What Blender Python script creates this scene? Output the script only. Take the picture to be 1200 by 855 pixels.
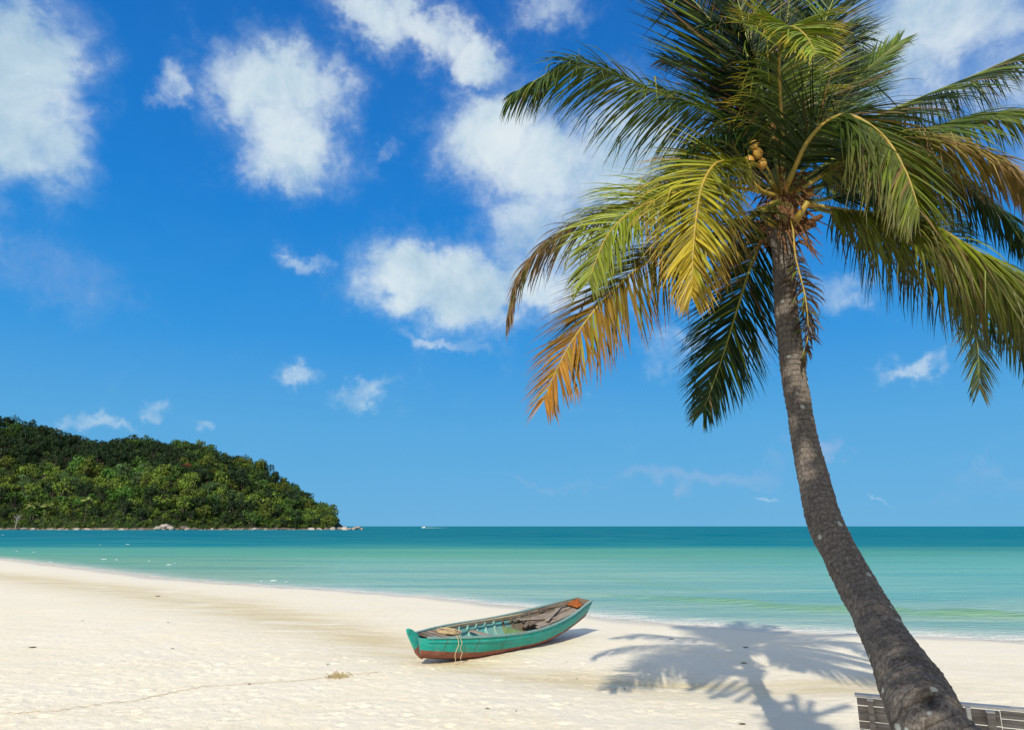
import bpy, bmesh, math, random
import numpy as np
from mathutils import Vector, Matrix
R = math.radians
scene = bpy.context.scene
COL = scene.collection
for o in list(bpy.data.objects): bpy.data.objects.remove(o)

# ------------------------------------------------------------------ camera
CAM_H = 2.8; F = 800.0; PITCH = math.atan((616.3-427.5)/F)
cd = bpy.data.cameras.new('camera'); cam = bpy.data.objects.new('camera', cd); COL.objects.link(cam)
cam.location = (0, 0, CAM_H); cam.rotation_euler = (R(90)+PITCH, 0, 0)
cd.sensor_width = 36; cd.lens = 36*F/1200; cd.clip_start = 0.1; cd.clip_end = 90000
scene.camera = cam
# ------------------------------------------------------------------ light direction
SUN_TRAVEL = Vector((2.05, 9.0, -6.05)).normalized()      # the way sunlight travels
SUN_EL = math.asin(-SUN_TRAVEL.z)
SUN_AZ = math.atan2(-SUN_TRAVEL.x, -SUN_TRAVEL.y)         # clockwise from +Y
sd = bpy.data.lights.new('sun', 'SUN'); sun = bpy.data.objects.new('sun', sd); COL.objects.link(sun)
sd.energy = 4.95; sd.angle = R(0.53); sd.color = (1.0, 0.92, 0.77)
sun.rotation_euler = SUN_TRAVEL.to_track_quat('-Z', 'Y').to_euler()
scene.view_settings.view_transform = 'Standard'
scene.view_settings.look = 'None'
scene.view_settings.exposure = 0.0
scene.view_settings.gamma = 1.0
scene.view_settings.use_curve_mapping = False

# ------------------------------------------------------------------ node helpers
class NT:
    def __init__(s, tree): s.t = tree; s.n = tree.nodes; s.l = tree.links
    def new(s, typ, **kw):
        n = s.n.new(typ)
        for k, v in kw.items():
            if k.startswith('i_'):
                key = k[2:]
                key = int(key) if key.isdigit() else key.replace('_', ' ')
                s.set(n, key, v)
            else: setattr(n, k, v)
        return n
    def set(s, n, key, v):
        if isinstance(v, bpy.types.NodeSocket): s.l.new(v, n.inputs[key])
        else: n.inputs[key].default_value = v
    def math(s, op, a, b=None, c=None, clamp=False):
        n = s.new('ShaderNodeMath', operation=op, use_clamp=clamp)
        s.set(n, 0, a)
        if b is not None: s.set(n, 1, b)
        if c is not None: s.set(n, 2, c)
        return n.outputs[0]
    def vmath(s, op, a, b=None):
        n = s.new('ShaderNodeVectorMath', operation=op)
        s.set(n, 0, a)
        if b is not None: s.set(n, 1, b)
        return n.outputs['Value' if op in ('LENGTH', 'DOT_PRODUCT', 'DISTANCE') else 'Vector']
    def mrange(s, v, a, b, c=0.0, d=1.0, smooth=True):
        n = s.new('ShaderNodeMapRange', interpolation_type='SMOOTHSTEP' if smooth else 'LINEAR')
        s.set(n, 'Value', v); s.set(n, 'From Min', a); s.set(n, 'From Max', b); s.set(n, 'To Min', c); s.set(n, 'To Max', d)
        return n.outputs[0]
    def mix(s, f, a, b, blend='MIX'):
        n = s.new('ShaderNodeMix', data_type='RGBA', blend_type=blend)
        s.set(n, 0, f)
        s.set(n, 6, a if isinstance(a, bpy.types.NodeSocket) else (*a, 1)[:4])
        s.set(n, 7, b if isinstance(b, bpy.types.NodeSocket) else (*b, 1)[:4])
        return n.outputs[2]
    def noise(s, vec, scale, detail=4, rough=0.5, dist=0.0, col=False):
        n = s.new('ShaderNodeTexNoise')
        if vec is not None: s.l.new(vec, n.inputs['Vector'])
        n.inputs['Scale'].default_value = scale; n.inputs['Detail'].default_value = detail
        n.inputs['Roughness'].default_value = rough; n.inputs['Distortion'].default_value = dist
        return n.outputs[1 if col else 0]
    def ramp(s, f, stops):
        n = s.new('ShaderNodeValToRGB'); s.l.new(f, n.inputs[0])
        e = n.color_ramp.elements
        while len(e) < len(stops): e.new(0.5)
        for x, (p, c) in zip(e, stops): x.position = p; x.color = (*c, 1)[:4]
        return n.outputs[0]
    def mapping(s, vec, scale=(1,1,1), loc=(0,0,0), rot=(0,0,0)):
        n = s.new('ShaderNodeMapping'); s.l.new(vec, n.inputs[0])
        n.inputs['Location'].default_value = loc; n.inputs['Rotation'].default_value = rot; n.inputs['Scale'].default_value = scale
        return n.outputs[0]

def srgb(r, g, b):
    f = lambda c: (c/255/12.92) if c/255 <= 0.04045 else ((c/255+0.055)/1.055)**2.4
    return (f(r), f(g), f(b))

# ------------------------------------------------------------------ projection helpers (used to place real things)
cp, sp = math.cos(PITCH), math.sin(PITCH)
def ray(px, py):
    u = (px-600)/F; v = (427.5-py)/F
    return Vector((u, cp - v*sp, sp + v*cp))
def P(px, py, y):
    d = ray(px, py); t = y/d.y
    return Vector((d.x*t, y, CAM_H + d.z*t))
def PZ(px, py, z):
    d = ray(px, py); t = (z-CAM_H)/d.z
    return Vector((d.x*t, d.y*t, z))

# ------------------------------------------------------------------ world: nishita sky + clouds
world = bpy.data.worlds.new('World'); scene.world = world; world.use_nodes = True
wt = NT(world.node_tree); wt.n.clear()
sky = wt.new('ShaderNodeTexSky', sky_type='NISHITA', sun_disc=False, sun_elevation=SUN_EL, sun_rotation=SUN_AZ,
             altitude=0, air_density=1.0, dust_density=0.25, ozone_density=3.0)
tc = wt.new('ShaderNodeTexCoord'); D = tc.outputs['Generated']
sep = wt.new('ShaderNodeSeparateXYZ'); wt.l.new(D, sep.inputs[0])
skyn = wt.vmath('MULTIPLY', sky.outputs[0], (0.07, 0.085, 0.11))
elz = wt.mrange(sep.outputs[2], 0.0, 1.0, 0, 1, smooth=False)
clear = wt.ramp(elz, [(0.0, srgb(101,175,222)), (.14, srgb(82,166,222)), (.26, srgb(44,148,222)), (.43, srgb(4,126,212)), (.66, srgb(0,103,190)), (1.0, srgb(0,88,168))])
skyg = wt.mix(.04, clear, skyn)
# towards the sun, behind the viewer, the unseen sky is made bright and hazy to add fill light
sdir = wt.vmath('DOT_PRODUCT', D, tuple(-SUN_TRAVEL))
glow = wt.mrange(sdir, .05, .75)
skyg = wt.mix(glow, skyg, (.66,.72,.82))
# clouds live at fixed compass directions: azimuth / elevation of each cloud and its angular size
# (px, py, rx, ry, strength, tilt degrees)
CL = [(15,110,85,110,1.15,0),(40,180,70,60,1.0,0),(-90,60,120,150,1.0,0),(70,150,50,45,.6,0),
      (325,100,62,55,1.15,10),(350,165,55,55,1.0,-20),(385,105,45,45,.8,0),(285,90,44,55,.75,0),(345,205,36,36,.75,0),
      (212,110,30,20,.62,45),(196,132,24,9,.5,20),(430,12,60,36,.95,-8),(490,22,60,34,.95,-12),(552,50,52,30,.95,-30),(640,12,45,26,.62,0),(450,172,24,12,.45,0),
      (585,160,66,56,1.1,10),(650,200,80,62,1.05,15),(735,190,90,80,.95,0),(650,262,80,50,.85,30),(700,300,90,60,.8,0),(620,300,60,36,.7,20),
      (475,335,62,44,1.15,0),(545,345,70,46,1.15,0),(620,340,60,36,.95,0),(680,345,60,30,.7,0),(520,412,60,11,.55,-4),(570,390,70,16,.45,0),
      (350,320,32,16,.65,-10),(355,437,28,15,.66,0),(425,462,42,13,.66,10),(165,469,25,11,.55,-20),(110,490,52,10,.55,-6),(237,488,17,9,.55,0),
      (1090,20,170,95,.9,0),(1040,110,120,50,.68,0),(1190,90,90,70,.7,0),(1260,150,120,60,.5,0),
      (975,345,42,26,.62,0),(1050,437,40,13,.66,22),(1085,424,18,10,.55,25),(790,395,55,20,.48,0),
      (1032,572,12,3,.52,0),(905,578,22,4,.5,0)]
CLP = [(965,535,32,20,.62,0),(985,550,16,12,.5,0),(830,555,105,13,.5,0),(650,566,70,7,.38,0),(1140,560,120,16,.26,0),(60,330,140,60,.33,0),(870,405,60,25,.35,0)]
def azel(d):
    d = d.normalized(); return math.atan2(d.x, d.y), math.asin(d.z)
az = wt.math('ARCTAN2', sep.outputs[0], sep.outputs[1])
el = wt.math('ARCSINE', sep.outputs[2])
comb = wt.new('ShaderNodeCombineXYZ'); wt.l.new(az, comb.inputs[0]); wt.l.new(el, comb.inputs[1])
AE = comb.outputs[0]
w1 = wt.noise(D, 5.0, 3, .55, 0, col=True)
w2 = wt.noise(D, 16.0, 4, .6, 0, col=True)
def centred(c, k):
    return wt.vmath('MULTIPLY', wt.vmath('SUBTRACT', c, (.5,.5,.5)), (k,k,0))
w3 = wt.noise(D, 45.0, 4, .65, 0, col=True)
AEw = wt.vmath('ADD', wt.vmath('ADD', wt.vmath('ADD', AE, centred(w1, .13)), centred(w2, .085)), centred(w3, .03))
def cloud_field(lst):
    acc = None
    for (px, py, rx, ry, s, tilt) in lst:
        a, e = azel(ray(px, py))
        a1, _ = azel(ray(px+rx, py)); a0, _ = azel(ray(px-rx, py))
        _, e1 = azel(ray(px, py-ry)); _, e0 = azel(ray(px, py+ry))
        ra = abs(a1-a0)/2; re = abs(e1-e0)/2
        v = wt.vmath('SUBTRACT', AEw, (a, e, 0))
        if tilt:
            m = wt.new('ShaderNodeVectorRotate', rotation_type='Z_AXIS'); wt.l.new(v, m.inputs[0]); m.inputs['Angle'].default_value = -R(tilt); v = m.outputs[0]
        v = wt.vmath('MULTIPLY', v, (1/ra, 1/re, 0))
        d2 = wt.vmath('DOT_PRODUCT', v, v)
        f = wt.math('MULTIPLY', wt.math('DIVIDE', 1.0, wt.math('ADD', 1.0, wt.math('POWER', d2, 1.6))), s)
        acc = f if acc is None else wt.math('SMOOTH_MAX', acc, f, 0.12)
    return acc
fld = cloud_field(CL)
fb = wt.noise(D, 9.0, 10, .66, .35)
fb2 = wt.noise(D, 34.0, 8, .70, .7)
nz0 = wt.math('ADD', wt.math('MULTIPLY', wt.math('SUBTRACT', fb, .5), 1.15), wt.math('MULTIPLY', wt.math('SUBTRACT', fb2, .5), .55))
nz = wt.math('MULTIPLY', nz0, wt.mrange(fld, .35, 1.15, 1.0, .42))
veil = wt.math('MULTIPLY', wt.mrange(wt.math('ADD', fld, wt.math('MULTIPLY', nz, .55)), .12, .8), .34)
dens = wt.mrange(wt.math('ADD', fld, nz), .25, 1.08)
fldp = cloud_field(CLP)
densp = wt.math('MULTIPLY', wt.mrange(wt.math('ADD', fldp, wt.math('MULTIPLY', nz0, .45)), .15, .75), .55)
fbo = wt.noise(wt.vmath('ADD', D, (-.014,0,.034)), 9.0, 10, .66, .35)
big = wt.noise(wt.mapping(D, loc=(.3,.1,.7)), 5.0, 3, .5, .2)
shade = wt.math('ADD', wt.math('ADD', big, wt.math('MULTIPLY', wt.math('SUBTRACT', fb, fbo), .62)), wt.math('MULTIPLY', wt.math('SUBTRACT', dens, .6), -.10))
ccol = wt.ramp(shade, [(.24, (.40,.57,.70)), (.40, (.55,.70,.79)), (.52, (.70,.81,.86)), (.68, (.80,.87,.89))])
thick = wt.math('MULTIPLY', wt.math('SMOOTH_MAX', dens, veil, .1), .93)
# low clouds are greyer and thinner
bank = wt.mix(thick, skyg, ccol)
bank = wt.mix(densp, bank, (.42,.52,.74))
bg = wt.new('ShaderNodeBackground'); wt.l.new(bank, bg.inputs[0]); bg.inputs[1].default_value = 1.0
# background strength carries the physical scale of the sky
wo = wt.new('ShaderNodeOutputWorld'); wt.l.new(bg.outputs[0], wo.inputs[0])
world.cycles.sampling_method = 'MANUAL'; world.cycles.sample_map_resolution = 512

# ------------------------------------------------------------------ object helpers
def tag(o, label=None, cat=None, group=None, kind=None):
    if label: o['label'] = label
    if cat: o['category'] = cat
    if group: o['group'] = group
    if kind: o['kind'] = kind
    return o
def empty(name, loc=(0,0,0), rot=(0,0,0)):
    o = bpy.data.objects.new(name, None); COL.objects.link(o); o.location = loc; o.rotation_euler = rot; o.empty_display_size = .1
    return o
class MB:
    def __init__(s): s.v = []; s.f = []; s.m = []; s.c = []
    def add(s, verts, faces, mat=0, col=None):
        n = len(s.v); s.v += [tuple(v) for v in verts]; s.f += [tuple(i+n for i in f) for f in faces]; s.m += [mat]*len(faces)
        if col is not None: s.c += (col if isinstance(col, list) else [col]*len(verts))
    def box(s, c, size, M=None, mat=0, jit=0):
        x, y, z = [k/2 for k in size]; c = Vector(c)
        vs = [Vector(p) for p in ((-x,-y,-z),(x,-y,-z),(x,y,-z),(-x,y,-z),(-x,-y,z),(x,-y,z),(x,y,z),(-x,y,z))]
        if jit: vs = [v + Vector((random.uniform(-jit,jit) for _ in range(3))) for v in vs]
        vs = [(M @ v if M else v) + c for v in vs]
        s.add(vs, [(0,3,2,1),(4,5,6,7),(0,1,5,4),(1,2,6,5),(2,3,7,6),(3,0,4,7)], mat)
    def beam(s, a, b, w, h, up=(0,0,1), mat=0, taper=1.0):
        a, b = Vector(a), Vector(b); t = (b-a).normalized(); u = Vector(up)
        sx = t.cross(u).normalized(); uz = sx.cross(t).normalized(); vs = []
        for p, k in ((a, 1), (b, taper)):
            for (i, j) in ((-1,-1),(1,-1),(1,1),(-1,1)): vs.append(p + sx*(i*w*k/2) + uz*(j*h*k/2))
        s.add(vs, [(0,1,2,3),(7,6,5,4),(0,4,5,1),(1,5,6,2),(2,6,7,3),(3,7,4,0)], mat)
    def sweep(s, pts, w, h, ups=None, mat=0):
        pts = [Vector(p) for p in pts]; n = len(pts); vs = []; fs = []
        for i, p in enumerate(pts):
            t = (pts[min(i+1, n-1)] - pts[max(i-1, 0)]).normalized()
            u = Vector(ups[i]) if ups else Vector((0,0,1))
            sx = t.cross(u).normalized(); uz = sx.cross(t).normalized()
            for (a, b) in ((-1,-1),(1,-1),(1,1),(-1,1)): vs.append(p + sx*(a*w/2) + uz*(b*h/2))
        for i in range(n-1):
            for k in range(4): fs.append((i*4+k, i*4+(k+1)%4, (i+1)*4+(k+1)%4, (i+1)*4+k))
        fs += [(3,2,1,0), ((n-1)*4, (n-1)*4+1, (n-1)*4+2, (n-1)*4+3)]
        s.add(vs, fs, mat)
    def tube(s, pts, rad, seg=8, mat=0, col=None, cap=True):
        pts = [Vector(p) for p in pts]; n = len(pts); vs = []; fs = []
        ref = Vector((0.13, 0.31, 1)).normalized() if abs((pts[-1]-pts[0]).normalized().z) < .9 else Vector((1, 0.1, 0))
        for i, p in enumerate(pts):
            t = (pts[min(i+1, n-1)] - pts[max(i-1, 0)])
            t = t.normalized() if t.length > 1e-9 else Vector((0,0,1))
            a = t.cross(ref)
            if a.length < 1e-4: a = t.cross(Vector((0,1,0)))
            a.normalize(); b = t.cross(a); ref = b.cross(t) if False else ref
            r = rad[i] if isinstance(rad, (list, tuple)) else rad
            for k in range(seg):
                th = 2*math.pi*k/seg; vs.append(p + a*(r*math.cos(th)) + b*(r*math.sin(th)))
        for i in range(n-1):
            for k in range(seg): fs.append((i*seg+k, i*seg+(k+1)%seg, (i+1)*seg+(k+1)%seg, (i+1)*seg+k))
        if cap: fs += [tuple(range(seg-1, -1, -1)), tuple((n-1)*seg+k for k in range(seg))]
        cc = None
        if col is not None: cc = [c for c in col for _ in range(seg)] if isinstance(col, list) else col
        s.add(vs, fs, mat, cc)
    def blob(s, c, r, seg=10, rings=7, jit=.0, rng=random, mat=0, scale=(1,1,1), M=None):
        vs = []; fs = []; c = Vector(c)
        for i in range(rings+1):
            ph = math.pi*i/rings
            for k in range(seg):
                th = 2*math.pi*k/seg; rr = r*(1+rng.uniform(-jit, jit)) if 0 < i < rings else r
                v = Vector((math.sin(ph)*math.cos(th)*rr*scale[0], math.sin(ph)*math.sin(th)*rr*scale[1], math.cos(ph)*rr*scale[2]))
                vs.append((M @ v if M else v) + c)
        for i in range(rings):
            for k in range(seg): fs.append((i*seg+k, (i+1)*seg+k, (i+1)*seg+(k+1)%seg, i*seg+(k+1)%seg))
        s.add(vs, fs, mat)
    def build(s, name, mats, parent=None, smooth=False, bevel=0):
        me = bpy.data.meshes.new(name); me.from_pydata(s.v, [], s.f)
        for m in (mats if isinstance(mats, (list, tuple)) else [mats]): me.materials.append(m)
        if any(s.m): me.polygons.foreach_set('material_index', s.m)
        if smooth: me.polygons.foreach_set('use_smooth', [True]*len(me.polygons))
        if len(s.c) == len(s.v) and s.c:
            a = me.color_attributes.new('tint', 'FLOAT_COLOR', 'POINT')
            a.data.foreach_set('color', np.array([(*c, 1)[:4] for c in s.c], dtype=np.float32).ravel())
        me.update()
        o = bpy.data.objects.new(name, me); COL.objects.link(o)
        if parent: o.parent = parent
        if bevel:
            b = o.modifiers.new('bevel', 'BEVEL'); b.width = bevel; b.segments = 2; b.limit_method = 'ANGLE'
        return o
def cr(pts, n):
    """Catmull-Rom through points (any dimension lists of Vector), n samples evenly by arc length"""
    pts = [np.array(p, float) for p in pts]
    ext = [2*pts[0]-pts[1]] + pts + [2*pts[-1]-pts[-2]]; out = []
    for i in range(1, len(ext)-2):
        p0, p1, p2, p3 = ext[i-1:i+3]
        for k in range(24):
            t = k/24; out.append(.5*((2*p1)+(-p0+p2)*t+(2*p0-5*p1+4*p2-p3)*t*t+(-p0+3*p1-3*p2+p3)*t**3))
    out.append(pts[-1]); out = np.array(out)
    L = np.concatenate([[0], np.cumsum(np.linalg.norm(np.diff(out[:, :3], axis=0), axis=1))])
    q = np.linspace(0, L[-1], n)
    return np.stack([np.interp(q, L, out[:, j]) for j in range(out.shape[1])], 1), L[-1]

def material(name):
    m = bpy.data.materials.new(name); m.use_nodes = True; t = NT(m.node_tree); t.n.clear()
    out = t.new('ShaderNodeOutputMaterial'); return m, t, out
def principled(t, out, col, rough=.6, spec=.5, bump=None, bstr=.3, bdist=.01, metal=0):
    p = t.new('ShaderNodeBsdfPrincipled'); t.set(p, 'Base Color', col if isinstance(col, bpy.types.NodeSocket) else (*col, 1)[:4])
    t.set(p, 'Roughness', rough); t.set(p, 'Specular IOR Level', spec); t.set(p, 'Metallic', metal)
    if bump is not None:
        b = t.new('ShaderNodeBump'); t.set(b, 'Height', bump); b.inputs['Strength'].default_value = bstr; b.inputs['Distance'].default_value = bdist
        t.l.new(b.outputs[0], p.inputs['Normal'])
    t.l.new(p.outputs[0], out.inputs[0]); return p
def objco(t): return t.new('ShaderNodeTexCoord').outputs['Object']

# ------------------------------------------------------------------ numpy noise
rs = np.random.RandomState(7); LAT = rs.rand(256, 256)
def vn(x, y):
    xi = np.floor(x).astype(int); yi = np.floor(y).astype(int); fx = x-xi; fy = y-yi
    fx = fx*fx*(3-2*fx); fy = fy*fy*(3-2*fy)
    a = LAT[xi % 256, yi % 256]; b = LAT[(xi+1) % 256, yi % 256]; c = LAT[xi % 256, (yi+1) % 256]; d = LAT[(xi+1) % 256, (yi+1) % 256]
    return (a*(1-fx)+b*fx)*(1-fy) + (c*(1-fx)+d*fx)*fy
def fbm(x, y, oct=4, g=.5):
    s = 0; a = 1; n = 0
    for i in range(oct): s = s + a*(vn(x*2**i+17*i, y*2**i+31*i)-.5); n += a; a *= g
    return s/n*2

# ------------------------------------------------------------------ the beach
SEA = -0.7
SHORE_PX = [(0,655),(60,662),(120,669),(200,679),(300,686.5),(400,692.5),(500,700),(600,711),(700,723),(770,731),(870,737),(1000,743.5),(1100,747.5),(1200,751.5)]
sp_w = [PZ(a, b, SEA) for a, b in SHORE_PX]
sx = np.array([p.x for p in sp_w]); sy = np.array([p.y for p in sp_w])
sx = np.concatenate([[-4000, -400, -150], sx, [30, 60, 4000]]); sy = np.concatenate([[1500, 330, 150], sy, [18.6, 14, -300]])
def yshore(x): return np.interp(x, sx, sy)
def shoreD(x, y):
    yc = yshore(x); yc = (yc + yshore(x-.6) + yshore(x+.6))/3
    e = 0.5; sl = (yshore(x+e)-yshore(x-e))/(2*e)
    return (yc-y)/np.sqrt(1+sl*sl) + .12*np.sin(x*1.1+.6*np.sin(x*.37)) + .10*np.sin(x*2.7+1)
def base_h(x, y):
    d = shoreD(x, y); di = np.maximum(d, 0); ds = np.minimum(d, 0)
    h = SEA + .70*(1-np.exp(-di/6.5)) - 1.6*(1-np.exp(ds/26))
    return h
# damp hollow running along the beach
DP = [(-120,665,2),(0,672,2.),(110,685,2.2),(230,703,2.2),(330,722,1.9),(430,745,1.6),(500,765,1.3),(600,788,1.0),(740,800,.9),(900,806,.8),(1050,800,.8)]
def seg_dist(x, y, pts):
    best = np.full(np.shape(x), 1e9)
    for (a, b) in zip(pts[:-1], pts[1:]):
        ax, ay, aw = a; bx, by, bw = b; dx, dy = bx-ax, by-ay
        t = np.clip(((x-ax)*dx+(y-ay)*dy)/(dx*dx+dy*dy), 0, 1); w = aw+(bw-aw)*t
        best = np.minimum(best, np.hypot(x-ax-t*dx, y-ay-t*dy)/w)
    return best
DPW = [(PZ(a, b, -.12).x, PZ(a, b, -.12).y, w) for a, b, w in DP]
def near_rough(x, y):
    d = shoreD(x, y)
    return np.clip((d-5.5)/5, 0, 1)
rng = random.Random(3)
DIMP = [(rng.uniform(-9, 3.5), rng.uniform(8.6, 17), rng.uniform(.035, .075), rng.uniform(0, 3.14), rng.uniform(.008, .024)) for _ in range(900)]
def height(x, y, detail=True):
    h = base_h(x, y)
    if not detail: return h
    r = near_rough(x, y); dist = np.hypot(x, y)
    dd = seg_dist(x, y, DPW); hollow = np.exp(-dd*dd)
    r = r*(1-.8*hollow)
    h = h - .035*hollow
    h = h + fbm(x*.35, y*.35, 3)*.035*np.clip(shoreD(x, y)/4, 0, 1)
    h = h + (fbm(x*2.2+9, y*2.2, 4, .65)*.010 + fbm(x*6.5, y*6.5+40, 3, .6)*.009)*r*(dist < 60)
    h = h + fbm(x*1.1+9, y*3, 3)*.010*(dist < 60)
    return h
def ground(px, py):
    d = ray(px, py); lo, hi = 1.0, 400.0; t = lo
    while t < hi:
        p = Vector((0, 0, CAM_H)) + d*t
        if p.z < float(height(np.array(p.x), np.array(p.y), False)): return p
        t += .02 if t < 60 else .2
    return p
def gz(x, y): return float(height(np.array(float(x)), np.array(float(y)))) 

def axis_pts(a, b, step, lo, hi, growth):
    mid = list(np.arange(a, b+1e-6, step)); l = []; s = step; v = a
    while v > lo: s *= growth; v -= s; l.append(v)
    r = []; s = step; v = b
    while v < hi: s *= growth; v += s; r.append(v)
    return np.array(l[::-1] + mid + r)
def grid_mesh(name, xs, ys, zf, attrs, mat):
    X, Y = np.meshgrid(xs, ys); X = X.astype(float); Y = Y.astype(float); Z = zf(X, Y)
    return mesh_from_grid(name, X, Y, Z, attrs, mat)
def mesh_from_grid(name, X, Y, Z, attrs, mat):
    ny, nx = X.shape; co = np.stack([X, Y, Z], -1).reshape(-1, 3).astype(np.float32)
    i = np.arange(ny-1)[:, None]*nx + np.arange(nx-1)[None, :]
    q = np.stack([i, i+1, i+nx+1, i+nx], -1).reshape(-1, 4).astype(np.int32)
    me = bpy.data.meshes.new(name); me.vertices.add(len(co)); me.vertices.foreach_set('co', co.ravel())
    me.loops.add(q.size); me.loops.foreach_set('vertex_index', q.ravel())
    me.polygons.add(len(q)); me.polygons.foreach_set('loop_start', np.arange(len(q))*4); me.polygons.foreach_set('loop_total', np.full(len(q), 4))
    me.polygons.foreach_set('use_smooth', np.ones(len(q), bool))
    me.update(calc_edges=True); me.validate()
    for k, fn in attrs.items():
        a = me.attributes.new(k, 'FLOAT', 'POINT'); a.data.foreach_set('value', fn(X, Y).astype(np.float32).ravel())
    me.materials.append(mat)
    o = bpy.data.objects.new(name, me); COL.objects.link(o); return o

m_sand, t, out = material('white sand')
geo = t.new('ShaderNodeNewGeometry').outputs['Position']
aD = t.new('ShaderNodeAttribute', attribute_name='shore').outputs['Fac']
aW = t.new('ShaderNodeAttribute', attribute_name='damp').outputs['Fac']
n1 = t.noise(geo, .5, 5, .6); n2 = t.noise(geo, 6, 5, .65); n3 = t.noise(geo, 55, 4, .7)
c = t.mix(t.mrange(n1, .38, .62), (.80,.71,.53), (.79,.72,.58))
c = t.mix(t.mrange(n2, .40, .66), c, (.83,.755,.60))
c = t.mix(t.math('MULTIPLY', t.mrange(n2, .60, .74), .35), c, (.62,.57,.50))
n4 = t.noise(t.mapping(geo, scale=(1,1.6,1), rot=(0,0,.5)), 14, 4, .7)
c = t.mix(t.math('MULTIPLY', t.math('MULTIPLY', t.mrange(n4, .58, .70), .60), t.mrange(aD, 6, 10)), c, (.50,.47,.43))
c = t.mix(t.math('MULTIPLY', t.mrange(n3, .56, .72), .22), c, (.55,.48,.38))
strk = t.noise(t.mapping(geo, scale=(.35,1.6,1), rot=(0,0,.45)), 1.2, 5, .6)
damp = t.math('MULTIPLY', aW, t.mrange(strk, .25, .62), clamp=True)
c = t.mix(t.math('MULTIPLY', damp, .9), c, (.60,.50,.30))
wet = t.mrange(t.math('ADD', aD, t.math('MULTIPLY', t.math('SUBTRACT', strk, .5), 1.2)), .5, 2.3, 1, 0)
c = t.mix(t.math('MULTIPLY', wet, .7), c, (.60,.53,.43))
hh = t.math('ADD', t.math('MULTIPLY', n2, 1.0), t.math('MULTIPLY', n3, .25))
hh = t.math('ADD', hh, t.math('MULTIPLY', n4, .5))
hb = t.math('MULTIPLY', hh, t.mrange(aD, 2, 10, .25, 1))
principled(t, out, c, t.mrange(wet, 0, 1, .9, .5), .2, hb, .65, .04)

xs = axis_pts(-9.5, 7, .055, -45000, 45000, 1.055); ys = axis_pts(8.8, 20, .055, -300, 60000, 1.04)
def sand_z(X, Y):
    Z = height(X, Y)
    for (x0, y0, r, a, dep) in DIMP:
        ix = np.where((xs > x0-.5) & (xs < x0+.5))[0]; iy = np.where((ys > y0-.5) & (ys < y0+.5))[0]
        if not len(ix) or not len(iy): continue
        sl = np.ix_(iy, ix); dx = X[sl]-x0; dy = Y[sl]-y0
        u = dx*math.cos(a)+dy*math.sin(a); v = -dx*math.sin(a)+dy*math.cos(a)
        q = (u/(r*1.5))**2+(v/r)**2
        Z[sl] += (-dep*np.exp(-q) + dep*.45*np.exp(-(np.sqrt(q)-1.5)**2*3))*near_rough(X[sl], Y[sl])
    return Z
sand = grid_mesh('sand', xs, ys, sand_z, {'shore': shoreD, 'damp': lambda X, Y: np.exp(-seg_dist(X, Y, DPW)**2*1.0)}, m_sand)
tag(sand, kind='structure')

# ------------------------------------------------------------------ the sea
GS = [(690,694,.5),(780,700,.6),(827,702,1.),(867,703.5,1.1),(907,709,1.1),(947,711,1.2),(989,711.5,1.2),(1051,714,1.1),(1088,718,1.1),(1140,716,1.2),(1200,720,1.1),(1290,724,1.)]
GSW = [(PZ(a, b+2, SEA).x, PZ(a, b+2, SEA).y, w*1.05) for a, b, w in GS]
GS2 = [(640,672,.6),(720,677,.9),(790,688,.9),(830,692,.7)]
GS2W = [(PZ(a, b, SEA).x, PZ(a, b, SEA).y, w*1.1) for a, b, w in GS2]
def streak(X, Y):
    s1 = np.exp(-seg_dist(X, Y, GSW)**2*1.3)*np.clip((X-2.5)/7, .0, 1)
    s2 = .40*np.exp(-seg_dist(X, Y, GS2W)**2*1.3)
    return np.maximum(s1, s2)
def sea_z(X, Y):
    d = np.hypot(X, Y); near = np.exp(-d/70)
    z = SEA + .13*np.exp(-(seg_dist(X, Y-.3, GSW)**2)*1.6)*np.clip(X/9, 0, 1)
    z = z + fbm(X*.10, Y*.35, 4, .55)*.05*near + fbm(X*.5+3, Y*1.6, 3)*.022*near
    return z - .02*np.clip(shoreD(X, Y)/2+1, 0, 1)
m_sea, t, out = material('sea water')
geo = t.new('ShaderNodeNewGeometry').outputs['Position']
sepp = t.new('ShaderNodeSeparateXYZ'); t.l.new(geo, sepp.inputs[0])
aD = t.new('ShaderNodeAttribute', attribute_name='shore').outputs['Fac']
aS = t.new('ShaderNodeAttribute', attribute_name='streak').outputs['Fac']
wob = t.noise(t.mapping(geo, scale=(.006,.02,0)), 1, 4, .6)
band = t.noise(t.mapping(geo, scale=(.03,.22,0)), 1, 4, .6)
band2 = t.noise(t.mapping(geo, scale=(.25,1.2,0)), 1, 4, .6)
yy = t.math('MULTIPLY', sepp.outputs[1], t.mrange(wob, .25, .75, .80, 1.22, smooth=False))
lg = t.math('LOGARITHM', t.math('MAXIMUM', yy, 1), 10.0)
f = t.mrange(lg, 1.2, 2.7, 0, 1, smooth=False)
def q(m): return (math.log10(m)-1.2)/1.5
wcol = t.ramp(f, [(q(19), (.37,.49,.39)), (q(30), (.325,.475,.37)), (q(48), (.275,.455,.34)), (q(72), (.195,.415,.31)), (q(105), (.10,.345,.285)), (q(135), (.012,.20,.255)), (q(260), (.001,.145,.22))])
far_on = t.mrange(sepp.outputs[1], 300, 500)
wcol = t.mix(t.math('MULTIPLY', t.mrange(band, .42, .62), t.mrange(lg, 1.3, 2.15, .55, .40)), wcol, (.08,.30,.29))
wcol = t.mix(t.math('MULTIPLY', t.mrange(band2, .5, .7), t.mrange(lg, 1.3, 1.9, .30, 0.0)), wcol, (.36,.47,.33))
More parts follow.
